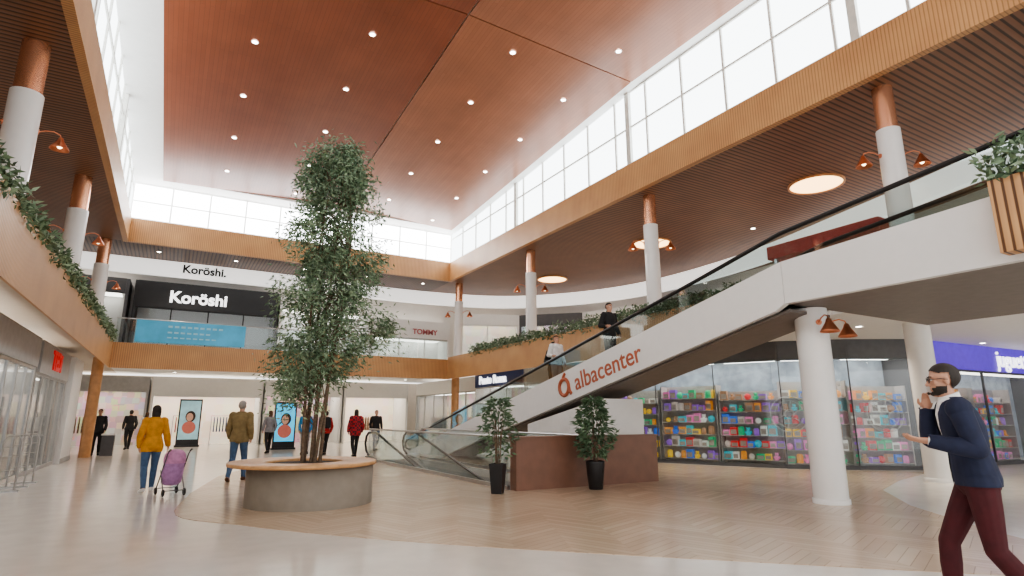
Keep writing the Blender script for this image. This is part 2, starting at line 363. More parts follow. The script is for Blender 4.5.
# ------------------------------------------------------------------ storefront generator
def storefront(label,p0,p1,z0,z1,depth,fm,bm,signm=None,signh=.6,txt=None,tm=None,ts=.4,bold=0,mull=1.5,ta=None,light=True,pz=0,ext=.02,align='CENTER',glass=True):
    F,L=frame(p0,p1); root=empty('storefront',((p0[0]+p1[0])/2,(p0[1]+p1[1])/2,z0),label,'storefront')
    top=z1-signh; O=(p0[0],p0[1],z0)
    mb=MB(); mb.wbox(F,0,L,-depth-.05,-depth,z0,z1); mb.obj('interior_backdrop',bm,origin=O,parent=root)
    mb=MB(); mb.wbox(F,0,.12,-depth,0,z0,z1); mb.wbox(F,L-.12,L,-depth,0,z0,z1)
    n=max(1,round(L/mull)) 
    if glass:
        for i in range(1,n): mb.wbox(F,L*i/n-.025,L*i/n+.025,-.06,0,z0,top)
        mb.wbox(F,.12,L-.12,-.06,0,z0,z0+.1)
    mb.wbox(F,.12,L-.12,-.06,0,top-.06,top)
    mb.obj('frame',fm,origin=O,parent=root)
    if glass:
        mb=MB(); mb.wbox(F,.12,L-.12,-.035,-.025,z0+.1,top-.06); mb.obj('glass_pane',M['glassd'],origin=O,parent=root)
    mb=MB(); mb.wbox(F,.12,L-.12,-.12,.05,top,z1); sb=mb.obj('sign_board',signm or fm,origin=(p0[0],p0[1],top),parent=root)
    if light:
        mb=MB(); mb.wbox(F,.3,L-.3,-depth*.75,-depth*.35,top+.02,top+.06); mb.obj('added_shop_light',M['panel'],origin=O,parent=root)
    if txt: text(txt,F,L/2 if ta is None else ta,(top+z1)/2+pz,.07,ts,tm,parent=sb,bold=bold,ext=ext,align=align)
    return root
storefront('black fashion storefront with white lit lettering',(-1.9,29.6),(4.0,29.6),3.9,7.3,2,M['black'],M['merD'],M['black'],1.15,'Koröshi',M['lwhite'],.72,.02,ta=2.5,pz=-.08,light=False)
text('Koröshi.',((0,28.6),(1,0),(0,-1)),.68,7.76,.03,.5,M['lblack'],name='shop_name_lettering',bold=.015,label='black shop name lettering on the white bulkhead',cat='sign')
storefront('white storefront with dark window display',(4.1,29.6),(8.6,29.7),3.9,7.3,2,M['white'],M['merC'],M['white'],.7)
storefront('white fashion storefront with muted red lettering',(8.8,29.9),(13.2,29.9),3.9,6.6,2,M['white'],M['merC'],M['white'],1.0,'TOMMY',M['pinkl'],.4,.006,ta=2.9,pz=-.12)
storefront('dark storefront beside upper gallery',(-8.4,29.6),(-2.1,29.6),3.9,7.3,2,M['dgrey'],M['merD'],M['dgrey'],.6)
cur=[(13.6,30.0),(17.0,28.6),(19.6,26.0),(20.9,22.4),(21.3,18.6),(21.0,15.0),(20.0,11.4),(19.0,8.0),(18.2,4.6),(17.5,1.2),(16.9,-2.6)]
sty=[('white',M['merW']),('dgrey',M['merC']),('white',M['merC']),('dgrey',M['merB']),('white',M['merW']),('dgrey',M['merC']),('white',M['merC']),('white',M['merW']),('dgrey',M['merC']),('white',M['merW'])]
lab={'white':'white framed upper gallery storefront','dgrey':'dark framed upper gallery storefront'}
for i in range(len(cur)-1):
    a=sty[i]; storefront(lab[a[0]],cur[i],cur[i+1],3.9,7.2,.7,M[a[0]],a[1],M[a[0]],.6)
root=empty('kiosk',(14.2,8.2,3.9),'gallery kiosk with slim red canopy band','kiosk')
mb=MB(); mb.box((13.9,6.9,5.66),(14.9,9.9,6.02)); mb.obj('canopy',M['redk'],origin=(14.2,8.2,5.3),parent=root)
mb=MB(); mb.box((13.95,7.0,3.9),(14.85,9.8,4.95)); mb.obj('counter',M['white'],origin=(14.2,8.2,3.9),parent=root)
for (x,y) in((14.0,7.1),(14.0,9.7),(14.8,7.1),(14.8,9.7)):
    mb=MB(); mb.box((x-.04,y-.04,4.95),(x+.04,y+.04,5.66)); mb.obj('post',M['steel'],origin=(x,y,4.95),parent=root)
storefront('shop with navy fascia sign and white lettering',(12.7,25.6),(12.7,20.9),0,3.4,2,M['white'],M['merC'],M['navy'],.6,'Punto Roma',M['lwhite'],.52,.01,ta=1.9)
storefront('white shop beside moving walkway',(12.7,20.8),(12.9,16.6),0,3.4,1.6,M['white'],M['merC'],M['white'],.6)
storefront('pale shop at the end of the hall',(12.9,34),(12.9,25.7),0,3.4,2,M['grey'],M['merC'],M['white'],.7)
storefront('dim shop with shelves under the gallery',(-6.0,34.6),(-1.0,34.6),0,3.4,2.4,M['grey'],M['merC'],M['grey'],.7,glass=False)
storefront('white shop with open warm lit entrance',(-.9,34.6),(4.3,34.6),0,3.4,2.4,M['white'],M['merW'],M['white'],.9,glass=False)
storefront('white shop with open entrance and merchandise',(4.4,34.6),(8.6,34.6),0,3.4,2.4,M['white'],M['merC'],M['white'],.8,glass=False)
storefront('cream shop with open warm interior',(8.7,34.6),(12.6,34.6),0,3.4,2.4,M['white'],M['merW'],M['white'],.8,glass=False)
storefront('dark blue shop by side corridor',(-11.8,30),(-6.4,34.4),0,3.4,.4,M['dgrey'],M['merB'],M['navy'],.7)
storefront('glazed shop with steel frames and grey fascia',(-2.95,6),(-2.95,13.4),0,3.3,1.8,M['steel'],M['merC'],M['grey'],.7)
storefront('glazed shop with steel frames and bright interior',(-2.95,13.5),(-2.95,18.2),0,3.3,1.8,M['steel'],M['merC'],M['grey'],.7,mull=1.0)
storefront('grey shop with red lettering on fascia',(-2.95,18.3),(-2.95,23.2),0,3.3,1.8,M['grey'],M['merC'],M['grey'],.8,'TEDi',M['redsign'],.7,.02,mull=.9,ta=2.3)
# clothing rails in the open shops
for i,(x,cc) in enumerate(((-3.8,(.3,.2,.15)),(.8,(.5,.15,.15)),(2.6,(.15,.2,.3)),(5.6,(.6,.55,.45)),(7.4,(.12,.12,.14)),(10.6,(.45,.3,.2)))):
    root=empty('clothes_rail',(x,36,0),'metal clothes rail hung with garments in open shop','clothes rail')
    mb=MB(); mb.tube([(x-.6,36,.03),(x-.6,36,1.5),(x+.6,36,1.5),(x+.6,36,.03)],.02); mb.box((x-.65,35.8,0),(x-.55,36.2,.03)); mb.box((x+.55,35.8,0),(x+.65,36.2,.03)); mb.obj('rail',M['steel'],origin=(x,36,0),parent=root)
    gm=mat('garment_%d'%i,cc,.8,var=.4,scale=9)
    for q in range(7):
        gx=x-.45+q*.15; g=MB(); g.loft([[(gx+.03*math.cos(t)*w,36+.22*w*math.sin(t),z) for t in [math.pi*2*e/12 for e in range(12)]] for z,w in((.65,1.05),(.9,.95),(1.25,.9),(1.38,.85),(1.45,.3))]); g.obj('garment',gm,origin=(gx,36,1),parent=root)
root=empty('wall_pillar',(-3.2,24.3,0),'broad pale grey clad pillar between shops','pillar')
mb=MB(); mb.box((-3.6,23.3,0),(-2.8,25.4,3.3)); mb.obj('cladding',M['white'],origin=(-3.2,24.3,0),parent=root)
mb=MB(); mb.box((-2.8,23.3,0),(-2.78,25.4,.15)); mb.obj('skirting',M['grey'],origin=(-3.2,24.3,0),parent=root)
# ------------------------------------------------------------------ toy store
TF=[(13.15,15.9),(13.75,14.4),(14.45,12.6),(15.3,10.9),(16.6,9.6),(18.1,8.7)]
root=empty('toy_store_front',(15.3,10.9,0),'long curved glazed toy shop front with dark frames','storefront')
fr=MB();fa=MB();bk=MB();lt=MB()
for i in range(len(TF)-1):
    F,L=frame(TF[i],TF[i+1])
    fr.wbox(F,-.008,.008,-.05,.0,0,3.15); fr.wbox(F,0,L,-.06,.01,0,.1)
    g=MB(); g.wbox(F,.012,L-.012,-.045,-.035,.1,3.1); g.obj('glass_pane',M['glassd'],origin=(TF[i][0],TF[i][1],0),parent=root)
    fa.wbox(F,-.03,L+.03,-.3,.04,3.05,3.6)
    bk.wbox(F,0,L,-1.35,-1.3,0,3.6); lt.wbox(F,.2,L-.2,-.75,-.3,3.08,3.12)
for mb,n,m in((fr,'frame',M['dgrey']),(fa,'fascia',M['dgrey']),(bk,'interior_backdrop',M['merT']),(lt,'added_shop_light',M['panelb'])):
    mb.obj(n,m,origin=(15.3,10.9,0),parent=root)
decalm=mat('pale_decal',(.58,.64,.64),.5)
for (i,a) in((3,.15),(4,.85)):
    F,L=frame(TF[i],TF[i+1]); mb=MB()
    def PT(r,t,b=.12 if i==3 else .03): 
        q=a+r*math.cos(t); return (F[0][0]+F[1][0]*q+F[2][0]*b,F[0][1]+F[1][1]*q+F[2][1]*b,1.5+r*math.sin(t))
    mb.tube([PT(.5,t*math.pi/16) for t in range(33)],.010,6); mb.tube([PT(.38,t*math.pi/16) for t in range(33)],.006,6)
    for k in range(6): mb.tube([PT(.12,k*math.pi/3),PT(.25,k*math.pi/3+.4),PT(.37,k*math.pi/3+.35)],.009,6)
    mb.tube([PT(.12,t*math.pi/8) for t in range(17)],.008,6)
    mb.obj('window_decal',decalm,origin=(F[0][0],F[0][1],1.45),parent=root)
storefront('toy shop with glowing purple sign board',(18.9,8.55),(27.5,8.2),0,3.6,1.6,M['dgrey'],M['merT'],M['purple'],.78,'juguettos',M['lwhite'],.72,.004,ta=3.75,align='LEFT',mull=3)
cols=[(.75,.05,.05),(.06,.22,.75),(.95,.62,.06),(.05,.5,.22),(.85,.25,.5),(.8,.78,.7),(.06,.55,.62),(.9,.36,.06),(.35,.15,.6),(.6,.52,.45),(.45,.25,.14)]
pb=MB(); pb.box((-.1,-.09,0),(.1,.09,.26)); pb.box((-.085,.09,.03),(.085,.094,.18),1); psrc1=pb.obj('toy_box',[M['prod'],M['beige']],label='boxed toy on display shelf',cat='toy',group='boxed toys on shop shelves')
pb=MB(); pb.lathe([(.001,0),(.08,0),(.085,.02),(.085,.2),(.06,.24),(.001,.245)],n=16); psrc2=pb.obj('toy_canister',[M['prod']],label='round plastic toy canister on display shelf',cat='toy',group='toy canisters on shop shelves')
pb=MB(); pb.sph((0,0,.1),.1,14,10); psrc3=pb.obj('toy_ball',[M['prod']],label='coloured play ball on display shelf',cat='ball',group='play balls on shop shelves')
pb=MB(); pb.sph((0,0,.07),(.075,.06,.075)); pb.sph((0,0,.18),(.055,.05,.052)); pb.sph((-.045,0,.225),.02,8,6); pb.sph((.045,0,.225),.02,8,6); pb.sph((-.08,.01,.09),(.025,.025,.045),8,6); pb.sph((.08,.01,.09),(.025,.025,.045),8,6); pb.sph((-.04,.05,.02),(.028,.05,.024),8,6); pb.sph((.04,.05,.02),(.028,.05,.024),8,6)
psrc4=pb.obj('teddy_bear',[M['prod']],label='small plush teddy bear on display shelf',cat='toy',group='plush bears on shop shelves')
used=set()
shelf_specs=[(TF[0],TF[1]),(TF[1],TF[2]),(TF[2],TF[3]),(TF[3],TF[4]),(TF[4],TF[5]),((19.2,8.54),(21.4,8.45)),((21.6,8.45),(24.0,8.35))]
M['shelfw']=mat('shelf_board_pale',(.50,.46,.42),.5)
for si,(a,b) in enumerate(shelf_specs):
    F,L=frame(a,b)
    o=(F[0][0]-F[2][0]*.5,F[0][1]-F[2][1]*.5)
    F2=(o,F[1],F[2]); hh=(2.3,2.4,2.2,2.45,2.3,2.3,2.3)[si]
    a0,a1=.04,L-.04
    rs=empty('display_shelf',(o[0],o[1],0),'pale shop display shelf unit behind shop glass','shelf')
    mb=MB(); mb.wbox(F2,a0,a0+.03,-.25,.2,0,hh); mb.wbox(F2,a1-.03,a1,-.25,.2,0,hh); mb.wbox(F2,a0,a1,-.27,-.25,0,hh)
    mb.obj('carcass',M['shelfw'],origin=(o[0],o[1],0),parent=rs)
    zs=[.12+.03*(si%3)+z*(.35+.02*(si%2)) for z in range(6)]; zs=[z for z in zs if z<hh-.2]
    for z in zs:
        mb=MB(); mb.wbox(F2,a0+.03,a1-.03,-.25,.2,z-.025,z); mb.obj('shelf_board',M['shelfw'],origin=(o[0],o[1],z),parent=rs)
    ang=math.atan2(F[1][1],F[1][0])+math.pi
    for z in zs:
        q=a0+.14
        while q<a1-.13:
            src=random.choice((psrc1,psrc1,psrc1,psrc2,psrc3,psrc4))
            if src in used: c=src.copy(); COL.objects.link(c)
            else: c=src; used.add(src)
            c.location=(o[0]+F[1][0]*q,o[1]+F[1][1]*q,z); c.rotation_euler=(0,0,ang); c.color=(*random.choice(cols),1)
            s=random.uniform(.75,1.1); c.scale=(s,.9,random.uniform(.6,1.15)) if src is psrc1 else (s,s,s); q+=random.uniform(.2,.26)
# ------------------------------------------------------------------ columns
M['oakcol']=mat('copper_toned_sleeve',(.80,.42,.26),.26,.75,var=.05,scale=2)
M['oakg']=mat('oak_column',(.58,.30,.13),.35,var=.1,scale=5)
def column(x,y,z0,z1,r,woodfrom=None,lab='round white column',allwood=False):
    root=empty('column',(x,y,z0),lab,'column')
    w=woodfrom if woodfrom else z1
    if allwood: w=z0
    if w>z0:
        mb=MB(); mb.lathe([(r,z0),(r,w)],(x,y,0),32); mb.lathe([(r,w),(.001,w)],(x,y,0),32,0,False)
        mb.lathe([(r+.02,z0),(r+.02,z0+.08),(r,z0+.09)],(x,y,0),32); mb.obj('shaft',M['whitegl'],origin=(x,y,z0),parent=root)
    if w<z1:
        mb=MB(); mb.lathe([(r*.86,w),(r*.86,z1)],(x,y,0),32); mb.obj('wood_sleeve',M['oakg'] if allwood else M['oakcol'],origin=(x,y,w),parent=root)
    return root
for y in (5.6,12.55,19.5,26.45): column(12.15,y,3.9,ZC,.22,7.15,'round white column with copper-toned sleeve at top')
for y in (5.6,12.55,19.5,26.3): column(-2.85,y,3.9,ZC,.25,7.1,'round white column with copper-toned sleeve beside planted parapet')
column(-2.5,26.6,0,3.6,.22,None,'round oak-clad column under the gallery',True)
column(12.05,26.45,0,3.6,.22,None,'round oak-clad column under the gallery',True)
column(9.75,6.2,0,3.29,.27,None,'thick round white column carrying the walkway landing')
column(15.1,7.0,0,3.6,.27,None,'round white column in front of the toy shop')
def wall_lamp_src():
    root=empty('wall_lamp',(0,0,0),'copper bell-shaped wall lamp on curved arm','lamp',group='copper lamps on the columns')
    mb=MB(); mb.tube([(0,0,0),(0.10,0,.06),(.22,0,.09),(.32,0,.06),(.34,0,.0)],.012); mb.cyl((-.01,0,0),(.012,0,0),.05,.05); mb.obj('arm',M['copper'],parent=root)
    mb=MB(); mb.lathe([(.02,.02),(.04,.0),(.055,-.05),(.10,-.12),(.15,-.2),(.155,-.22),(.145,-.21),(.09,-.12),(.03,-.03)],(.34,0,0),24); mb.obj('lamp_shade',M['copper'],parent=root)
    mb=MB(); mb.sph((.34,0,-.16),.04,10,8); mb.obj('bulb',M['bulb'],parent=root)
    return root
L0=wall_lamp_src(); first=True
lamps=[]
for y in (5.6,12.55,19.5,26.45):
    for a in (0,180): lamps.append((12.15+.22*math.cos(math.radians(a-35)),y+.22*math.sin(math.radians(a-35)),6.6,a-35))
for y in (12.55,19.5,26.3):
    for a in (0,180): lamps.append((-2.85+.25*math.cos(math.radians(a+20)),y+.25*math.sin(math.radians(a+20)),6.45,a+20))
lamps+= [(9.75+.27*math.cos(math.radians(t)),6.2+.27*math.sin(math.radians(t)),3.02,t) for t in(-122,-32)]
for (x,y,z,a) in lamps:
    if first: L0.location=(x,y,z); L0.rotation_euler=(0,0,math.radians(a)); first=False
    else: copy_thing(L0,(x,y,z),math.radians(a))
for y in (9.35,16.2,23.2):
    root=empty('ceiling_disc_light',(15.7,y,ZC),'large round warm ceiling light','light',group='round warm ceiling lights')
    mb=MB(); mb.lathe([(.001,ZC-.02),(.70,ZC-.02)],(15.7,y,0),40,0,False); mb.obj('diffuser',M['lampdisc'],origin=(15.7,y,ZC),parent=root)
    mb=MB(); mb.lathe([(.70,ZC),(.70,ZC-.05),(.76,ZC-.05),(.76,ZC)],(15.7,y,0),40); mb.obj('rim',M['oakg'],origin=(15.7,y,ZC),parent=root)
dl=MB(); dl.lathe([(.001,-.012),(.07,-.012)],n=20,sm=False); dl.lathe([(.07,-.012),(.095,-.015),(.1,0)],n=20,mi=1)
dsrc=None
def downlight(x,y,z):
    global dsrc
    if dsrc is None: dsrc=dl.obj('downlight',[M['lampw'],M['white']],label='small round recessed ceiling downlight',cat='light',group='recessed downlights'); c=dsrc
    else: c=dsrc.copy(); COL.objects.link(c)
    c.location=(x,y,z)
for x in (.9,3.6,7.3,9.8):
    for k in range(7):
        y=7.2+2.7*k+(1.1 if x in(3.6,9.8) else 0); downlight(x,y,cz(x,y)-.01)
for x in (14.5,17,21):
    for y in (1,4.5,8,12,15): 
        if not (x>14.6 and y>8): downlight(x,y,3.6)
for x in (-8,-4,0,4,8,12):
    for y in (28,31,33.5): downlight(x,y,3.6)
for k in range(4): downlight(17.6,3+5*k,ZC)
for k in range(3): downlight(-5,8+6*k,ZC)
for k in range(6): downlight(-4+2.9*k,27.3,ZC)
# ------------------------------------------------------------------ parapets
def hedge(label,pts,n,w,h,drop,cat='plants',lo=.09,hi=.17):
    mb=MB(); P=[Vector(p) for p in pts]; segs=[(P[i],P[i+1]) for i in range(len(P)-1)]
    Ls=[(b-a).length for a,b in segs]; T=sum(Ls)
    for _ in range(n):
        t=random.random()*T
        for (a,b),l in zip(segs,Ls):
            if t<=l: break
            t-=l
        c=a.lerp(b,t/l); q0=c.y; k=math.sin(q0*3.1)*.3+math.sin(q0*7.7)*.25
        z=random.random(); q=c+Vector((random.uniform(-w,w),random.uniform(-w,w)*.6,-drop*(1+k)+(drop+h*(1+k))*z))
        mb.leaf(q,(random.uniform(-1,1),random.uniform(-1,1),random.uniform(-.8,.8)),random.uniform(lo,hi),.05,random.choice((0,0,1,2)))
    mb.obj('trailing_plants',[M['leaf'],M['leaf2'],M['leafd']],origin=P[0],label=label,cat=cat,kind='stuff')
root=empty('planter_parapet',(XL,10,3.9),'long oak slat parapet with planting trough on upper gallery','parapet')
mb=MB(); mb.box((XL-.04,YF,3.2),(XL,YB,4.3)); mb.obj('slat_panel',M['fasY'],origin=(XL,0,3.3),parent=root)
mb=MB(); mb.box((XL-.4,YF,3.62),(XL-.04,YB,4.22)); mb.obj('trough',M['beige'],origin=(XL,0,3.9),parent=root)
hedge('dense green trailing plants in parapet trough',[(XL-.12,8,4.3),(XL-.12,25.8,4.3)],7500,.2,.24,.16)
root=empty('planter_parapet',(XR,15,3.9),'long oak slat parapet with planting trough on upper gallery','parapet')
mb=MB(); mb.box((XR,9.0,3.2),(XR+.04,YB,4.25)); mb.obj('slat_panel',M['fasY'],origin=(XR,0,3.3),parent=root)
mb=MB(); mb.box((XR+.04,9.0,3.62),(XR+.4,YB,4.2)); mb.obj('trough',M['beige'],origin=(XR,0,3.9),parent=root)
mb=MB(); mb.box((XR+.38,6.2,3.5),(XR+.42,9.0,3.9)); mb.obj('trim_30',M['white'],kind=S)
hedge('dense green trailing plants in parapet trough',[(XR+.12,9.1,4.25),(XR+.12,23.5,4.25)],6500,.2,.3,.14)
root=empty('gallery_parapet',(4.6,YB,3.9),'oak slat parapet with glass guard across end gallery','parapet')
mb=MB(); mb.box((XL,YB,3.2),(XR,YB+.06,4.15)); mb.obj('slat_panel',M['fasX'],origin=(XL,YB,3.3),parent=root)
for i in range(9):
    mb=MB(); mb.box((XL+i*1.5+.02,YB+.08,3.95),(XL+(i+1)*1.5-.02,YB+.095,5.05)); mb.obj('glass_pane',M['glass'],origin=(XL+i*1.5,YB,4.1),parent=root)
mb=MB(); mb.cyl((XL,YB+.09,5.08),(XR,YB+.09,5.08),.025); mb.obj('handrail',M['steel'],origin=(XL,YB,5.05),parent=root)
root=empty('banner',(.45,YB-.02,4.2),'teal blue advertising banner hung on glass guard','banner')
mb=MB(); mb.box((-1.45,YB-.03,4.2),(2.35,YB-.01,5.05)); mb.obj('banner_sheet',M['teal'],origin=(.45,YB,4.2),parent=root)
pm=mat('pale_print',(.4,.68,.8),.5)
for z,s,n in((4.85,.16,9),(4.62,.13,7),(4.42,.1,8)):
    mb=MB()
    for k in range(n): mb.box((-.4+k*.22,YB-.036,z-s/4),(-.25+k*.22,YB-.03,z+s/4))
    mb.obj('printed_line',pm,origin=(.45,YB,z),parent=root)
# ------------------------------------------------------------------ moving walkway
X0,X1=8.9,10.3
def zt(y): return 4.04-.2217*(y-6.1)
root=empty('moving_walkway',(9.6,15,0),'long inclined moving walkway with white cladding and glass sides','moving walkway')
bot=20.6
for xa,xb in((X0,X0+.12),(X1-.12,X1)):
    mb=MB(); mb.prismx([(6.1,4.04),(6.1,3.3),(6.3,zt(6.3)-.8),(bot,.0),(24.3,0)],xa,xb); mb.obj('side_cladding',M['whitegl'],origin=(9.6,15,0),parent=root)
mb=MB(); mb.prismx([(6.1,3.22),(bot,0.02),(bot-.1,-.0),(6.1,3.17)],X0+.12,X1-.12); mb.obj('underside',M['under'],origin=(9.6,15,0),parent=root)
mb=MB(); mb.prismx([(6.1,3.75),(23.0,.01),(24.4,.01),(24.4,0),(22.6,0),(6.1,3.65)],X0+.12,X1-.12); mb.obj('belt',mat_slats('ribbed_belt',(.12,.12,.125),(.03,.03,.03),'X',.05),origin=(9.6,15,0),parent=root)
M['glassb']=mat_glass('balustrade_glass',(.80,.87,.87),.10,.3)
for xx in (X0+.06,X1-.06):
    mb=MB(); mb.prismx([(2.0,4.23),(6.1,4.04),(24.0,zt(24)),(24.6,.35),(24.3,.62),(6.1,4.55),(2.0,4.98)],xx-.006,xx+.006); mb.obj('glass_balustrade',M['glassb'],origin=(9.6,15,0),parent=root)
    pts=[(xx,1.2,4.98),(xx,2.2,4.98),(xx,6.1,4.56)]+[(xx,y,zt(y)+.5) for y in (8,12,16,20,23,24)]+[(xx,24.5,.48),(xx,24.68,.36),(xx,24.68,.22),(xx,24.5,.12),(xx,24.1,.1)]
    mb=MB(); mb.tube(pts,.04,10); mb.obj('handrail',M['rubber'],origin=(9.6,15,0),parent=root)
dv=Vector((0,-1,.2217)).normalized()
FL=((X0,0),(0,-1),(-1,0))
text('albacenter',FL,-12.2,zt(12.2)-.43,.006,.61,M['redlogo'],parent=root,bold=.004,align='LEFT',dirv=dv,name='logo_lettering',ext=.006)
mb=MB(); c=Vector((X0-.01,12.66,zt(12.66)-.41)); u=dv; w=Vector((0,.2217,1)).normalized()
mb.tube([c+u*(.21*math.cos(t))+w*(.21*math.sin(t)) for t in [math.pi*2*i/28 for i in range(29)]],.05,8)
mb.tube([c+u*.21+w*.05,c+u*.22-w*.15,c+u*.28-w*.24],.045,8); mb.tube([c+w*.25,c+w*.34+u*.12],.04,8)
mb.obj('logo_emblem',M['redlogo'],origin=c,parent=root)
mb=MB(); mb.prismx([(11.2,0),(11.2,1.85),(14.6,1.22),(14.6,0)],X0+.05,X1-.05); mb.prismx([(11.25,0.0),(11.25,1.2),(11.2,1.2),(11.2,0)],X0-.9,X0+.05)
mb.obj('support_block',M['white'],origin=(9.6,12,0),label='white masonry block supporting the moving walkway',cat='support')
root=empty('landing_deck',(10,1,3.3),'white upper landing deck at the top of the walkway','landing')
mb=MB(); mb.prismx([(YF,3.3),(6.09,3.3),(6.09,4.04),(2.6,4.22),(YF,4.22)],X0,X0+.12); mb.obj('cladding',M['whitegl'],origin=(10,1,3.3),parent=root)
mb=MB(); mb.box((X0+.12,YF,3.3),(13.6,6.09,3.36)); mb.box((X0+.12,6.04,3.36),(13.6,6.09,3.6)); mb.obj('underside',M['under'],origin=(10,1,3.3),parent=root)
mb=MB(); mb.box((X0+.12,YF,3.6),(13.6,6.09,3.9)); mb.obj('deck',M['grey'],origin=(10,1,3.3),parent=root)
root=empty('slatted_planter',(X0,2,3.38),'oak slatted planter box fixed to landing edge','planter')
mb=MB(); mb.box((X0-.25,1.0,3.38),(X0,2.95,4.32)); mb.obj('planter_box',mat_slats('oak_bold_slats',(.60,.34,.16),(.12,.05,.02),'Y',.1,.45,.6),origin=(X0,2,3.3),parent=root)
hedge('leafy fern-like plants in slatted planter',[(X0-.12,1.2,4.45),(X0-.12,3.0,4.45)],900,.2,.32,.1)
# ------------------------------------------------------------------ pit guard, down walkway, brown parapet
root=empty('glass_guard',(6,15,0),'glass balustrade around the descending walkway','balustrade')
for i in range(6):
    y0=10.5+i*1.6
    for x in(5.97,7.86):
        mb=MB(); mb.box((x,y0+.02,0.0),(x+.02,y0+1.58,1.0)); mb.obj('glass_pane',M['glass'],origin=(x,y0,0),parent=root)
for x in(5.98,7.87):
    mb=MB(); mb.tube([(x,10.5,1.02),(x,20.1,1.02)],.025); mb.box((x-.03,10.5,0),(x+.03,20.1,.08)); mb.obj('rail',M['steel'],origin=(x,15,0),parent=root)
root=empty('moving_walkway',(6.9,19,-2.1),'descending moving walkway between glass sides in floor opening','moving walkway')
def zd(y): return -.2217*(20-y)
mb=MB(); mb.prismx([(10.6,zd(10.6)),(20.0,0),(20,-.08),(10.6,zd(10.6)-.1)],6.3,7.5); mb.obj('belt',M['dgrey'],origin=(6.9,19,-2.1),parent=root)
for a,b in((6.1,6.3),(7.5,7.7)):
    mb=MB(); mb.prismx([(10.6,zd(10.6)+.1),(20.9,.1),(20.9,.006),(20,.006),(10.6,zd(10.6)-.3)],a,b); mb.obj('side_cladding',M['steel'],origin=(6.9,19,-2.1),parent=root)
for x in (6.2,7.6):
    mb=MB(); mb.prismx([(10.6,zd(10.6)+.1),(20.9,.1),(21.2,.5),(20.9,.85),(20,.87),(10.6,zd(10.6)+.87)],x-.006,x+.006); mb.obj('glass_balustrade',M['glass'],origin=(6.9,19,-2.1),parent=root)
    mb=MB(); mb.tube([(x,10.6,zd(10.6)+.9),(x,20,.9),(x,20.9,.88),(x,21.15,.75),(x,21.25,.5),(x,21.1,.25),(x,20.8,.14)],.04,10); mb.obj('handrail',M['rubber'],origin=(6.9,19,-2.1),parent=root)
root=empty('wooden_parapet',(8,10.4,0),'long plain brown wood panelled parapet wall','parapet')
mb=MB(); mb.box((6.0,10.22,0.0),(9.72,10.46,1.0)); mb.obj('panel',M['walnut'],origin=(5.95,10.3,0),parent=root)
mb=MB(); mb.box((5.98,10.20,1.0),(9.74,10.48,1.03)); mb.obj('coping',M['walnut'],origin=(5.95,10.3,1),parent=root)
# ------------------------------------------------------------------ potted plants
def potted(x,y,H,seed,lab,rr,nl):
    random.seed(seed)
    root=empty('potted_plant',(x,y,0),lab,'plant'); sq=seed==3
    mb=MB(); mb.lathe([(.001,0.005),(.13,.005),(.14,.02),(.19,.52),(.19,.55),(.17,.55),(.165,.5),(.001,.5)],(x,y,0),4 if sq else 28,0,not sq); mb.obj('pot',M['black'],origin=(x,y,0),parent=root)
    mb=MB()
    for k in range(7):
        a=random.uniform(0,6.28); r=random.uniform(.3,1)*rr
        mb.tube([(x+.04*math.cos(a),y+.04*math.sin(a),.5),(x+.3*r*math.cos(a),y+.3*r*math.sin(a),.5+(H-.5)*.45),(x+r*.7*math.cos(a),y+r*.7*math.sin(a),.5+(H-.5)*random.uniform(.7,.95))],[.012,.009,.004],6)
    mb.obj('stem',M['bark'],origin=(x,y,.5),parent=root)
    mb=MB()
    for _ in range(nl):
        z=random.random()**(.6 if sq else .85); zz=.62+(H-.62)*z; R=rr*(.5+.6*math.sin(math.pi*min(1,z*.95+.1)))*math.sqrt(random.random())
        a=random.uniform(0,6.28); R*=1+.3*math.sin(a*3+z*9)
        mb.leaf((x+R*math.cos(a),y+R*math.sin(a),zz),(math.cos(a)+random.uniform(-.5,.5),math.sin(a)+random.uniform(-.5,.5),random.uniform(-.9,.5)),random.uniform(.09,.16),.045,random.choice((0,2,2,2)))
    mb.obj('foliage',[M['leaf'],M['leaf2'],M['leafd']],origin=(x,y,.6),parent=root,kind='stuff')
potted(5.52,10.1,1.78,3,'sparse leafy ficus in square black pot beside glass balustrade',.30,520)
potted(7.55,9.72,1.8,4,'bushy ficus in round black pot against brown parapet',.31,1300)
# ------------------------------------------------------------------ round bench + tree
random.seed(11)
bx,by=2.20,10.63
root=empty('round_bench_planter',(bx,by,0),'round concrete planter with wide oak bench ring','planter bench')
mb=MB(); mb.lathe([(1.02,0.0),(1.02,.62),(.45,.62)],(bx,by,0),64); mb.obj('drum',M['conc'],origin=(bx,by,0),parent=root)
ox,oy=bx-.12,by+.06
mb=MB(); mb.lathe([(1.16,.62),(1.2,.63),(1.2,.675),(1.19,.685),(.66,.685),(.62,.67),(.62,.62),(1.16,.62)],(ox,oy,0),64); mb.obj('seat_ring',M['oak'],origin=(ox,oy,.6),parent=root)
mb=MB(); mb.lathe([(.63,.63),(.5,.65),(.001,.67)],(ox,oy,0),40); mb.obj('soil',M['soil'],origin=(bx,by,.5),parent=root)
root=empty('indoor_tree',(bx,by,.66),'tall slender leafy indoor tree with several thin trunks','tree')
rp=[(1.4,.25),(1.8,.55),(2.3,.82),(3.0,.92),(3.8,.84),(4.6,.80),(5.4,.72),(6.0,.50),(6.6,.12)]
def RR(z):
    for (a,ra),(b,rb) in zip(rp,rp[1:]):
        if a<=z<=b: return ra+(rb-ra)*(z-a)/(b-a)
    return .1
mb=MB(); tr=[]
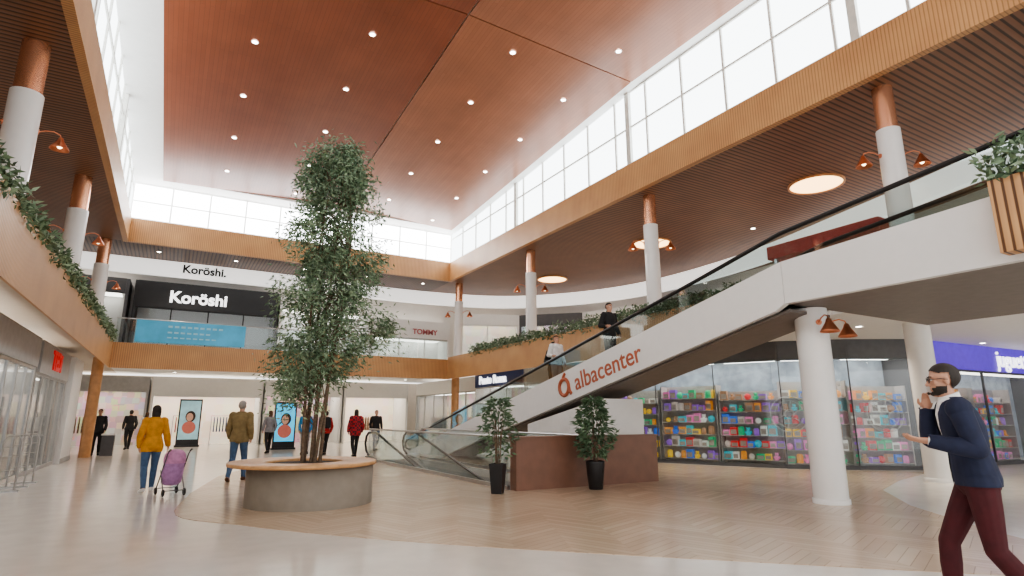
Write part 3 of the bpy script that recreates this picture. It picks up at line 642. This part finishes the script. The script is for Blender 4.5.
for k in range(7):
    a=k*.9+random.uniform(-.3,.3); r0=random.uniform(.03,.2); top=random.uniform(4.2,6.2); q=random.uniform(.15,.4)
    pts=[]
    for j in range(8):
        t=j/7; rr=r0+q*t**1.3; a2=a+.5*math.sin(t*3+k)
        pts.append(Vector((bx+rr*math.cos(a2)+.12*t,by+rr*math.sin(a2),.66+(top-.66)*t)))
    mb.tube(pts,[.032-.024*j/7 for j in range(8)],7); tr.append(pts)
mb.obj('trunk',M['bark'],origin=(bx,by,.66),parent=root)
mbb=MB(); mbl=MB()
for _ in range(300):
    z=random.uniform(1.5,6.5)
    if z<2.0 and random.random()<.4: continue
    a=random.uniform(0,6.28); R=RR(z)*math.sqrt(random.uniform(.03,1))*(1+.25*math.sin(z*5+a))
    c=Vector((bx+.10+R*math.cos(a)-(.25 if z<3 else 0)*max(0,(3-z)),by+R*math.sin(a),z))
    pts=random.choice(tr); p=min(pts,key=lambda v:abs(v.z-(z-.35)))
    mbb.tube([p,p.lerp(c,.5)+Vector((0,0,.1)),c],[.010,.006,.002],5)
    out=Vector((math.cos(a),math.sin(a),0)); rc=random.uniform(.15,.32)
    for _ in range(84):
        q=c+Vector((random.gauss(0,rc*.5),random.gauss(0,rc*.5),random.gauss(0,rc*.6)))
        mbl.leaf(q,out*.6+Vector((random.uniform(-1,1),random.uniform(-1,1),random.uniform(-1.3,.4))),random.uniform(.07,.125),random.uniform(.024,.036),random.choice((0,0,1,1,2)))
mbb.obj('branches',M['bark'],origin=(bx,by,.66),parent=root)
mbl.obj('foliage',[M['leaf'],M['leaf2'],M['leafd']],origin=(bx,by,.66),parent=root,kind='stuff')
# ------------------------------------------------------------------ advertising totems
SKINP=mat('printed_skin',(.60,.34,.24),.5,es=.3); cyanp=mat('printed_shirt',(.55,.16,.12),.5,es=.3); hairp=mat('printed_hair',(.06,.03,.02),.5)
def portrait(cx,cy,zc,s,root,mats):
    mb=MB(); mb.sph((cx,cy-.002,zc),(.15*s,.004,.20*s),16,10); mb.sph((cx,cy,zc-.50*s),(.30*s,.003,.30*s),16,10,1); mb.sph((cx+.03*s,cy+.001,zc+.03*s),(.22*s,.003,.27*s),16,10,2)
    mb.obj('printed_portrait',mats,origin=(cx,cy,zc),parent=root)
def totem(x,y,w,h,m,lab):
    root=empty('advertising_totem',(x,y,0),lab,'display')
    F=((x-w/2,y),(1,0),(0,-1))
    mb=MB(); mb.wbox(F,0,w,-.12,0,0.08,h); mb.wbox(F,-.05,w+.05,-.2,.08,0,.08); mb.obj('casing',M['black'],origin=(x,y,0),parent=root)
    mb=MB(); mb.wbox(F,.06,w-.06,0,.006,.35,h-.08); mb.obj('screen',m,origin=(x,y,.3),parent=root)
    portrait(x,y-.008,h*.62,1,root,[SKINP,cyanp,hairp])
M['ad1']=mat('cyan_advert_screen',(.06,.5,.8),.4,es=.9,var=.3,scale=1.5)
M['ad2']=mat('warm_advert_screen',(.30,.48,.52),.4,es=.6,var=.3,scale=1.5)
totem(4.6,28.6,.95,2.1,M['ad1'],'black digital totem with cyan portrait advert')
totem(.9,33.6,1.0,2.3,M['ad2'],'black digital totem with portrait advert')
for k,y in enumerate((15.0,15.9,16.8)):
    root=empty('security_gate',(-2.6,y,0),'pale anti-theft gate pedestal at shop entrance','gate',group='anti-theft gates at shop entrance')
    mb=MB(); mb.tube([(-2.72,y,.03),(-2.72,y,.95),(-2.66,y,1.05),(-2.5,y,1.05),(-2.44,y,.95),(-2.44,y,.03)],.016); 
    for z in (.4,.65,.85): mb.tube([(-2.72,y,z),(-2.44,y,z)],.009)
    mb.obj('hoop',M['grey'],origin=(-2.6,y,0),parent=root)
    mb=MB(); mb.box((-2.8,y-.06,0),(-2.36,y+.06,.03)); mb.obj('base_plate',M['steel'],origin=(-2.6,y,0),parent=root)
root=empty('litter_bin',(-1.9,27.3,0),'dark square litter bin by oak column','bin')
mb=MB(); mb.box((-2.1,27.1,0),(-1.7,27.5,.75)); mb.obj('bin_body',M['dgrey'],origin=(-1.9,27.3,0),parent=root)
mb=MB(); mb.box((-2.12,27.08,.75),(-1.68,27.52,.8)); mb.obj('lid',M['white'],origin=(-1.9,27.3,.75),parent=root)

# ------------------------------------------------------------------ people
def remesh(mb,vox,it=4,fac=.5):
    me=bpy.data.meshes.new('tmp'); me.from_pydata(mb.v,[],mb.f); ob=bpy.data.objects.new('tmp',me); COL.objects.link(ob)
    r=ob.modifiers.new('r','REMESH'); r.mode='VOXEL'; r.voxel_size=vox; r.use_smooth_shade=True
    s=ob.modifiers.new('s','SMOOTH'); s.iterations=it; s.factor=fac
    bpy.context.view_layer.update(); dg=bpy.context.evaluated_depsgraph_get()
    out=bpy.data.meshes.new_from_object(ob.evaluated_get(dg)); bpy.data.objects.remove(ob); return out
def shell(me,vmask,off,m,name,parent,smooth=2):
    n=len(me.vertices); co=np.empty(n*3); me.vertices.foreach_get('co',co); co=co.reshape(-1,3)
    no=np.empty(n*3); me.vertex_normals.foreach_get('vector',no); no=no.reshape(-1,3)
    faces=[tuple(p.vertices) for p in me.polygons if all(vmask[v] for v in p.vertices)]
    if not faces: return None
    idx=sorted({v for f in faces for v in f}); mp={v:i for i,v in enumerate(idx)}
    P=co[idx]+no[idx]*off
    nf=[[mp[v] for v in f] for f in faces]
    m2=bpy.data.meshes.new(name); m2.from_pydata(P.tolist(),[],nf); m2.materials.append(m)
    m2.polygons.foreach_set('use_smooth',[True]*len(nf)); m2.update()
    o2=mkobj(name,m2,(0,0,0),parent)
    if smooth:
        s=o2.modifiers.new('s','SMOOTH'); s.iterations=smooth; s.factor=.4
    return o2
SKIN=mat('skin',(.56,.31,.215),.5)
def cloth(n,c,r=.8): return mat('cloth_'+n,c,r,var=.12,scale=14)
def person(loc,rot,label,top,bot,hair,shoe,H=1.72,J=None,vox=.011,female=False,hairlong=0,skin=None,hem=.86,lean=0,head_yaw=0,head_pitch=0,hands=None,toff=.02,extras=None,beard=False,blazer=None):
    k=H/1.75; j=dict(pel=(0,0,.95),che=(0,lean*.5,1.30),nec=(0,lean*.9,1.49),hea=(0,lean+.015,1.625),
      hipR=(.09,0,.92),kneR=(.10,.16,.51),ankR=(.10,.22,.085),hipL=(-.09,0,.92),kneL=(-.10,.0,.49),ankL=(-.10,-.26,.12),
      shR=(.175,lean*.8,1.42),elR=(.24,lean*.5-.08,1.14),wrR=(.23,.05,.92),shL=(-.175,lean*.8,1.42),elL=(-.24,lean*.5+.0,1.14),wrL=(-.23,.12,.93),toeR=None,toeL=None)
    if J: j.update(J)
    j={a:(Vector(b)*k if b is not None else None) for a,b in j.items()}
    mb=MB(); sw=.90 if female else 1.0; hw=1.05 if female else 1.0
    def ring(c,rx,ry,n=20): return [(c.x+rx*k*math.cos(2*math.pi*i/n),c.y+ry*k*math.sin(2*math.pi*i/n),c.z) for i in range(n)]
    pel,che,nec,hea=j['pel'],j['che'],j['nec'],j['hea']
    z=Vector((0,0,1))*k
    mb.loft([ring(pel-z*.11,.09,.08),ring(pel-z*.06,.15*hw,.115),ring(pel,.165*hw,.12),ring(pel.lerp(che,.25),.15,.112),ring(pel.lerp(che,.5),.135*sw,.10),ring(pel.lerp(che,.8),.155*sw,.115),ring(che,.17*sw,.12),ring(che+(nec-che)*.45,.175*sw,.11),ring(che+(nec-che)*.78,.13*sw,.085),ring(nec,.06,.06)])
    mb.cap(nec-z*.05,hea-z*.06,.058*k,.052*k)
    bones=[('torso',pel-z*.05,che,.15*k),('torso',che,nec-z*.06,.13*k),('neck',nec,hea-z*.08,.055*k)]
    for s in 'RL':
        sx=1 if s=='R' else -1
        sh,el,wr,hp,kn,an=(j[a+s] for a in('sh','el','wr','hip','kne','ank'))
        sh=Vector((sh.x*sw,sh.y,sh.z))
        mb.sph(sh,.062*k); mb.cap(sh,sh.lerp(el,.5),.055*k,.048*k); mb.cap(sh.lerp(el,.5),el,.048*k,.040*k); mb.cap(el,el.lerp(wr,.35),.041*k,.041*k); mb.cap(el.lerp(wr,.35),wr,.041*k,.026*k)
        mb.cap(nec-z*.07,sh,.05*k,.05*k)
        mb.cap(hp,hp.lerp(kn,.5),.092*k,.075*k); mb.cap(hp.lerp(kn,.5),kn,.075*k,.055*k); mb.cap(kn,kn.lerp(an,.35),.054*k,.056*k); mb.cap(kn.lerp(an,.35),an,.056*k,.036*k)
        toe=j['toe'+s] if j['toe'+s] is not None else Vector((an.x+sx*.02*k,an.y+.16*k,.035*k if an.z<.1*k else .03*k))
        heel=an+Vector((0,-.035*k,-.045*k)); mb.cap(heel,toe,.038*k,.03*k); mb.cap(an,toe,.036*k,.028*k); mb.sph(toe+Vector((0,-.03*k,0)),(.042*k,.05*k,.03*k))
        bones+=[('uarm',sh,el,.05*k),('farm',el,wr,.036*k),('thigh',hp,kn,.075*k),('shin',kn,an,.05*k),('foot',heel,toe,.035*k)]
        hd=(hands or {}).get(s,{}); d=Vector(hd.get('d',(wr-el))).normalized(); nrm=Vector(hd.get('n',(-sx,.3,0)))
        nrm=(nrm-d*nrm.dot(d)).normalized(); sd=d.cross(nrm)*(-1 if s=='R' else 1)
        curl=hd.get('curl',.5)
        R=Matrix((sd,d,nrm)).transposed()
        mb.sph(wr+d*.05*k,(.040*k,.055*k,.017*k),14,10,0,R); mb.cap(wr,wr+d*.04*k,.025*k,.022*k)
        bones.append(('hand',wr+d*.02*k,wr+d*.16*k,.03*k))
        for q,(fi,ln) in enumerate(((1.5,.068),(.5,.078),(-.5,.073),(-1.5,.056))):
            ln*=k; b=wr+d*.088*k+sd*fi*.0205*k; dd=(d+sd*fi*.06).normalized()
            d1=(dd*math.cos(curl*.6)+nrm*math.sin(curl*.6)); d2=(dd*math.cos(curl*1.5)+nrm*math.sin(curl*1.5)); d3=(dd*math.cos(curl*2.2)+nrm*math.sin(curl*2.2))
            p1=b+d1*ln*.45; p2=p1+d2*ln*.32; p3=p2+d3*ln*.25
            mb.cap(b-dd*.015*k,p1,.0095*k,.009*k,n=8); mb.cap(p1,p2,.009*k,.0082*k,n=8); mb.cap(p2,p3,.0082*k,.0072*k,n=8)
        t0=wr+d*.025*k+sd*.028*k; t1=t0+(d*.6+sd*.75+nrm*.25).normalized()*.042*k; t2=t1+(d*.9+sd*.25+nrm*.5).normalized()*.032*k
        mb.cap(t0,t1,.013*k,.0105*k,n=8); mb.cap(t1,t2,.0105*k,.0085*k,n=8)
    Rh=Matrix.Rotation(math.radians(head_yaw),3,'Z')@Matrix.Rotation(math.radians(head_pitch),3,'X')
    def hp_(x,y,zz): return hea+Rh@(Vector((x,y,zz))*k)
    hm=MB()
    hm.sph(hp_(0,-.012,.035),(.074*k,.094*k,.088*k),20,14,0,Rh); hm.sph(hp_(0,.018,-.035),(.058*k,.070*k,.082*k),18,12,0,Rh)
    hm.sph(hp_(0,.062,-.092),(.026*k,.022*k,.020*k),12,8,0,Rh)
    hm.sph(hp_(0,.070,.032),(.052*k,.018*k,.014*k),12,8,0,Rh)
    hm.cap(hp_(0,.078,.018),hp_(0,.104,-.022),.008*k,.013*k,n=8); hm.sph(hp_(.012,.092,-.026),.008*k,8,6); hm.sph(hp_(-.012,.092,-.026),.008*k,8,6)
    hm.sph(hp_(0,.080,-.052),(.024*k,.012*k,.006*k),12,8,0,Rh); hm.sph(hp_(0,.078,-.063),(.021*k,.012*k,.007*k),12,8,0,Rh)
    for sx in(-1,1):
        hm.sph(hp_(sx*.076,-.008,-.005),(.010*k,.018*k,.031*k),10,8,0,Rh); hm.sph(hp_(sx*.038,.060,-.012),(.02*k,.016*k,.018*k),10,8,0,Rh)
    mb.add(hm.v,hm.f)
    me=remesh(mb,vox,3,.45); me.materials.append(skin or SKIN); me.name='body'
    root=empty('person',(0,0,0),label,'person'); ORG[root.name]=Vector((0,0,0))
    me.polygons.foreach_set('use_smooth',[True]*len(me.polygons))
    mkobj('body',me,(0,0,0),root)
    n=len(me.vertices); co=np.empty(n*3); me.vertices.foreach_get('co',co); co=co.reshape(-1,3)
    bones.append(('head',hp_(0,-.01,.04),hp_(0,.02,-.05),.08*k))
    D=[]
    for (nm,a,b,r) in bones:
        a=np.array(a);b=np.array(b);ab=b-a; t=np.clip(((co-a)@ab)/max(1e-9,ab@ab),0,1); D.append(np.linalg.norm(co-(a+t[:,None]*ab),axis=1)-r)
    lab_=np.array([b[0] for b in bones])[np.argmin(np.array(D),axis=0)]
    tors=lab_=='torso'; arm=(lab_=='uarm')|(lab_=='farm'); leg=(lab_=='thigh')|(lab_=='shin'); Z=co[:,2]/k
    neckz=nec.z/k
    upm=(tors&(Z>hem)|arm|((lab_=='thigh')&(Z>hem)))&(Z<neckz+.01)
    if blazer is not None:
        yl=np.interp(Z,[.9,che.z/k,nec.z/k],[0,che.y/k,nec.y/k]); opening=tors&(co[:,1]/k>yl+.02)&(np.abs(co[:,0]/k)<.012+np.clip(Z-1.12,0,1)*.20)
        shell(me,tors&(Z>.95)&(Z<neckz+.02),.010*k,blazer,'shirt',root,2); upm=upm&~opening
    shell(me,upm,toff*k,top,'jacket',root,3)
    shell(me,(tors&(Z<1.04))|leg,.012*k,bot,'trousers',root,2)
    shell(me,(lab_=='foot')|((lab_=='shin')&(Z<.10)),.008,shoe,'shoes',root,1)
    inv=np.array(Rh.inverted()); L=(co-np.array(hea))@inv.T/k
    hd=(lab_=='head')|(lab_=='neck')
    hz=.052+np.maximum(0,L[:,1]-.03)*.55
    hm_=hd&(((L[:,2]>hz)&(L[:,1]<.075))|((L[:,1]<-.028)&(L[:,2]>-.06)))&~((np.abs(L[:,0])>.074)&(L[:,2]<.03)&(L[:,1]>-.035))
    shell(me,hm_,(.008 if beard else .012)*k,hair,'hair',root,2)
    if hairlong:
        h2=MB(); h2.loft([[hp_(.085*math.cos(t)*q,-.03+.07*math.sin(t)*q-.0,zz) for t in [math.pi*2*i/16 for i in range(16)]] for zz,q in((.06,.8),(.0,1.0),(-.08,1.0),(-.08-hairlong,.85),(-.1-hairlong,.4))])
        h2.obj('long_hair',hair,parent=root)
    if beard:
        bm_=hd&(L[:,1]>-.005)&(L[:,2]<-.035)&(L[:,2]>-.125)&~((np.abs(L[:,0])<.022)&(L[:,2]>-.07)&(L[:,2]<-.047)&(L[:,1]>.06))&((L[:,2]<-.045)|(L[:,1]<.06))
        shell(me,bm_,.005*k,hair,'beard',root,1)
    for sx in(-1,1):
        e=MB(); e.sph(hp_(sx*.031,.078,.012),(.013*k,.008*k,.0075*k),10,8,0,Rh); e.sph(hp_(sx*.031,.0845,.012),(.0055*k,.003*k,.0055*k),8,6,1,Rh); e.obj('eye',[M['white'],M['black']],parent=root)
        e=MB(); e.tube([hp_(sx*.016,.088,.031),hp_(sx*.032,.088,.036),hp_(sx*.048,.076,.031)],.0045*k,6); e.obj('eyebrow',hair,parent=root)
    if extras: extras(root,j,k,hp_)
    root.location=loc; root.rotation_euler=(0,0,math.radians(rot))
    return root
HB=mat('hair_dark',(.025,.018,.014),.6); HBr=mat('hair_brown',(.10,.05,.025),.6); HG=mat('hair_grey',(.35,.33,.31),.7)
navyc=cloth('navy',(.016,.022,.055)); wine=cloth('wine',(.07,.010,.014)); mustard=cloth('mustard',(.60,.28,.03)); jeans=cloth('jeans',(.07,.13,.24)); tan=cloth('olive_tan',(.24,.18,.085))
blk=cloth('black',(.02,.02,.022)); greyc=cloth('grey',(.25,.25,.27)); redc=cloth('red',(.42,.03,.03)); whc=cloth('white',(.82,.81,.8)); brn=cloth('brown_leather',(.12,.05,.025),.5); cyan=cloth('blue',(.05,.25,.5))
plaid=mat_plaid('cloth_plaid_red',(.48,.03,.04),(.09,.02,.03),14)
def man_ex(root,j,k,hp):
    m=MB(); 
    for sx in(-1,1):
        c=[hp(sx*.034+.027*math.cos(t),.096-.006*abs(math.cos(t)),.008+.019*math.sin(t)) for t in [math.pi*2*i/18 for i in range(19)]]
        m.tube(c,.0028,6); m.tube([hp(sx*.061,.090,.014),hp(sx*.080,.03,.014),hp(sx*.084,-.015,.006)],.0028,6)
    m.tube([hp(-.008,.099,.014),hp(.008,.099,.014)],.0028,6); m.obj('glasses',M['black'],parent=root)
    m=MB(); nc=j['nec']
    m.loft([[ (nc.x+r*math.cos(t),nc.y+.004+r*.95*math.sin(t),nc.z+dz-.022*math.sin(t)) for t in [math.pi*2*i/20 for i in range(20)]] for r,dz in((.082,-.02),(.073,.01),(.067,.035),(.063,.036),(.06,.0))]); m.obj('shirt_collar',whc,parent=root)
    for s in('R','L'):
        w=j['wr'+s]; e=j['el'+s]; d=(w-e).normalized(); m=MB(); m.cyl(w-d*.035,w+d*.012,.044,.042,16); m.obj('shirt_cuff',whc,parent=root)
MP=(5.1,2.12,0); MR=34
person(MP,MR,'bearded man in glasses, navy blazer and wine trousers, on phone',navyc,wine,HB,brn,H=1.80,lean=.09,vox=.0052,
  J=dict(elR=(.25,.20,1.20),wrR=(.135,.21,1.42),elL=(-.25,.02,1.15),wrL=(-.20,.27,1.20),kneR=(.10,.20,.50),ankR=(.10,.22,.085),kneL=(-.10,-.02,.49),ankL=(-.10,-.28,.13)),
  hands={'R':dict(d=(-.18,-.12,1),n=(-1,-.2,0),curl=.75),'L':dict(d=(.05,1,.12),n=(.35,0,1),curl=.32)},hem=.90,toff=.022,head_pitch=-3,beard=True,extras=man_ex,blazer=whc)
def place(l,rot,p):
    R=Matrix.Rotation(math.radians(rot),3,'Z'); return Vector(l)+R@Vector(p)
ph=MB(); ph.box((-.006,-.036,-.075),(.006,.036,.075)); ph.box((.0061,-.033,-.07),(.007,.033,.07),1)
pho=ph.obj('mobile_phone',[M['whitegl'],M['black']],label='slim white mobile phone held to the ear',cat='phone')
pho.location=place(MP,MR,(.100,.165,1.59)); pho.rotation_euler=(math.radians(-12),math.radians(-8),math.radians(MR))
person((-.22,13.7,0),8,'woman in mustard yellow jacket and jeans with a stroller',mustard,jeans,HB,whc,H=1.64,female=True,hairlong=.06,hem=.80,toff=.028,
  J=dict(elR=(.25,.02,1.12),wrR=(.30,.10,.92),elL=(-.24,-.04,1.12),wrL=(-.22,.08,.9)))
person((1.45,15.0,0),-20,'man in olive tan jacket and jeans walking away',tan,jeans,HG,brn,H=1.78,hem=.84,toff=.03)
def bag(root,j,k,hp):
    m=MB(); m.loft([[(.13*q*math.cos(t)*1.0,-.19+.07*q*math.sin(t),zz) for t in [math.pi*2*i/16 for i in range(16)]] for zz,q in((1.0,.7),(1.05,1),(1.3,1),(1.40,.8),(1.43,.4))]); m.obj('backpack',blk,parent=root)
person((3.6,26.0,0),10,'person in grey top and dark trousers walking',greyc,blk,HBr,blk,H=1.68,female=True,hairlong=.12)
person((5.3,23.6,0),5,'person in red jacket with a dark backpack',redc,blk,HB,blk,H=1.65,extras=bag)
person((6.0,21.9,0),0,'woman in red and dark plaid shirt with dark trousers',plaid,blk,HB,blk,H=1.70,female=True,hairlong=.15,toff=.04,hem=.78)
person((4.75,24.6,0),170,'person in blue top and grey trousers',cyan,greyc,HBr,blk,H=1.7)
person((-1.5,32.2,0),15,'person in black clothes walking away',blk,blk,HB,blk,H=1.74)
person((-.9,33.0,0),0,'person in white top and dark trousers',whc,blk,HBr,blk,H=1.66,female=True,hairlong=.1)
person((-2.3,27.8,0),180,'person in dark coat near shop entrance',blk,blk,HB,blk,H=1.72,hem=.7,J=dict(ankL=(-.1,0,.085),kneL=(-.1,.02,.5),ankR=(.1,0,.085),kneR=(.1,.02,.5)))
person((7.9,25.6,0),180,'person in dark jacket walking',blk,jeans,HB,blk,H=1.72)
st=dict(ankL=(-.1,0,.085),kneL=(-.1,.02,.5),ankR=(.1,0,.085),kneR=(.1,.02,.5),wrR=(.28,.18,1.1))
person((9.6,11.6,2.56),185,'person in black coat riding the moving walkway',blk,blk,HB,blk,H=1.76,J=st)
person((9.5,13.9,2.07),185,'person in white top riding the moving walkway',whc,greyc,HBr,blk,H=1.66,J=st,extras=bag)
person((9.8,14.5,1.93),185,'person in black jacket riding the moving walkway',blk,blk,HB,blk,H=1.70,J=st)
# stroller (built about its own base, then placed)
root=empty('stroller',(0,0,0),'folding stroller with full lilac pink fabric body and hood','stroller')
pk=cloth('pink_fabric',(.55,.26,.46)); pk2=cloth('lilac_fabric',(.42,.23,.46))
mb=MB()
for sx in(-.2,.2):
    mb.tube([(sx,-.42,1.0),(sx,-.3,.92),(sx,.25,.1)],.012,8); mb.tube([(sx,-.28,.1),(sx,.08,.55)],.011,8)
mb.tube([(-.2,-.28,.12),(.2,-.28,.12)],.01,8); mb.tube([(-.2,.22,.14),(.2,.22,.14)],.01,8); mb.obj('frame',M['dgrey'],parent=root)
mb=MB(); mb.loft([[(.2*q*math.cos(t),yy+.2*q2*math.sin(t),zz) for t in [math.pi*2*i/20 for i in range(20)]] for zz,q,q2,yy in((.22,.6,.7,-.02),(.27,.92,1.0,-.02),(.45,1,1.15,-.03),(.62,1,1.05,-.07),(.74,1,.9,-.10))]); mb.obj('seat',pk2,parent=root)
mb=MB(); mb.loft([[(.2*q*math.cos(t),yy+.2*q2*math.sin(t),zz) for t in [math.pi*2*i/20 for i in range(20)]] for zz,q,q2,yy in((.70,1.03,1.15,-.10),(.80,1.05,1.2,-.10),(.90,.95,1.05,-.11),(.97,.7,.8,-.12),(1.0,.3,.35,-.12))]); mb.obj('hood',pk,parent=root)
for (sx,yy) in((-.2,-.28),(.2,-.28),(-.2,.25),(.2,.25)):
    mb=MB(); mb.tube([(sx,yy+.065*math.cos(t),.083+.065*math.sin(t)) for t in [math.pi*2*i/18 for i in range(19)]],.018,8); mb.cyl((sx-.015,yy,.083),(sx+.015,yy,.083),.03)
    mb.obj('wheel',M['rubber'],parent=root)
for sx in(-.2,.2):
    mb=MB(); mb.cyl((sx,-.46,1.01),(sx,-.38,.98),.018); mb.obj('grip',M['rubber'],parent=root)
root.location=(.16,13.0,0); root.scale=(.88,.88,.82); root.rotation_euler=(0,0,math.radians(15))

# ------------------------------------------------------------------ lights
def spot(x,y,z,e,ang=110,col=(1,.86,.70),r=.08):
    l=bpy.data.lights.new('spot','SPOT'); l.energy=e; l.spot_size=math.radians(ang); l.spot_blend=.8; l.color=col; l.shadow_soft_size=r
    o=bpy.data.objects.new('spot_light',l); COL.objects.link(o); o.location=(x,y,z-.03); o['label']='downward spot beam'; o['category']='light'  # spots added to light dim zones; not all sit at a downlight
for x,y in((14.5,4.5),(17,4.5),(21,4.5),(14.5,8),(13,12)): spot(x,y,3.6,260)
for x,y in((-4,31),(0,31),(4,31),(8,31),(0,28),(8,28)): spot(x,y,3.6,260)
for x,y in((15.7,9.3),(15.7,16.2),(15.7,23.2)): spot(x,y,ZC-.05,600,140,(1,.8,.6),.5)
for x,y in((-5,14),(-5,22),(0,27.4),(6,27.4)): spot(x,y,ZC,400,130)
w=bpy.data.worlds.new('World'); SC.world=w; w.use_nodes=True; nt=w.node_tree
bg=nt.nodes['Background']; bg.inputs['Color'].default_value=(.98,.97,.95,1); bg.inputs['Strength'].default_value=2.0
try: SC.view_settings.look='AgX - Medium High Contrast'
except Exception: pass
cd=bpy.data.cameras.new('Camera'); cam=bpy.data.objects.new('Camera',cd); COL.objects.link(cam); SC.camera=cam
cam.location=(0,0,1.4); cam.rotation_euler=(math.radians(90+12.6),0,math.radians(-30)); cd.sensor_width=36; cd.lens=36*580/1024; cd.clip_end=200
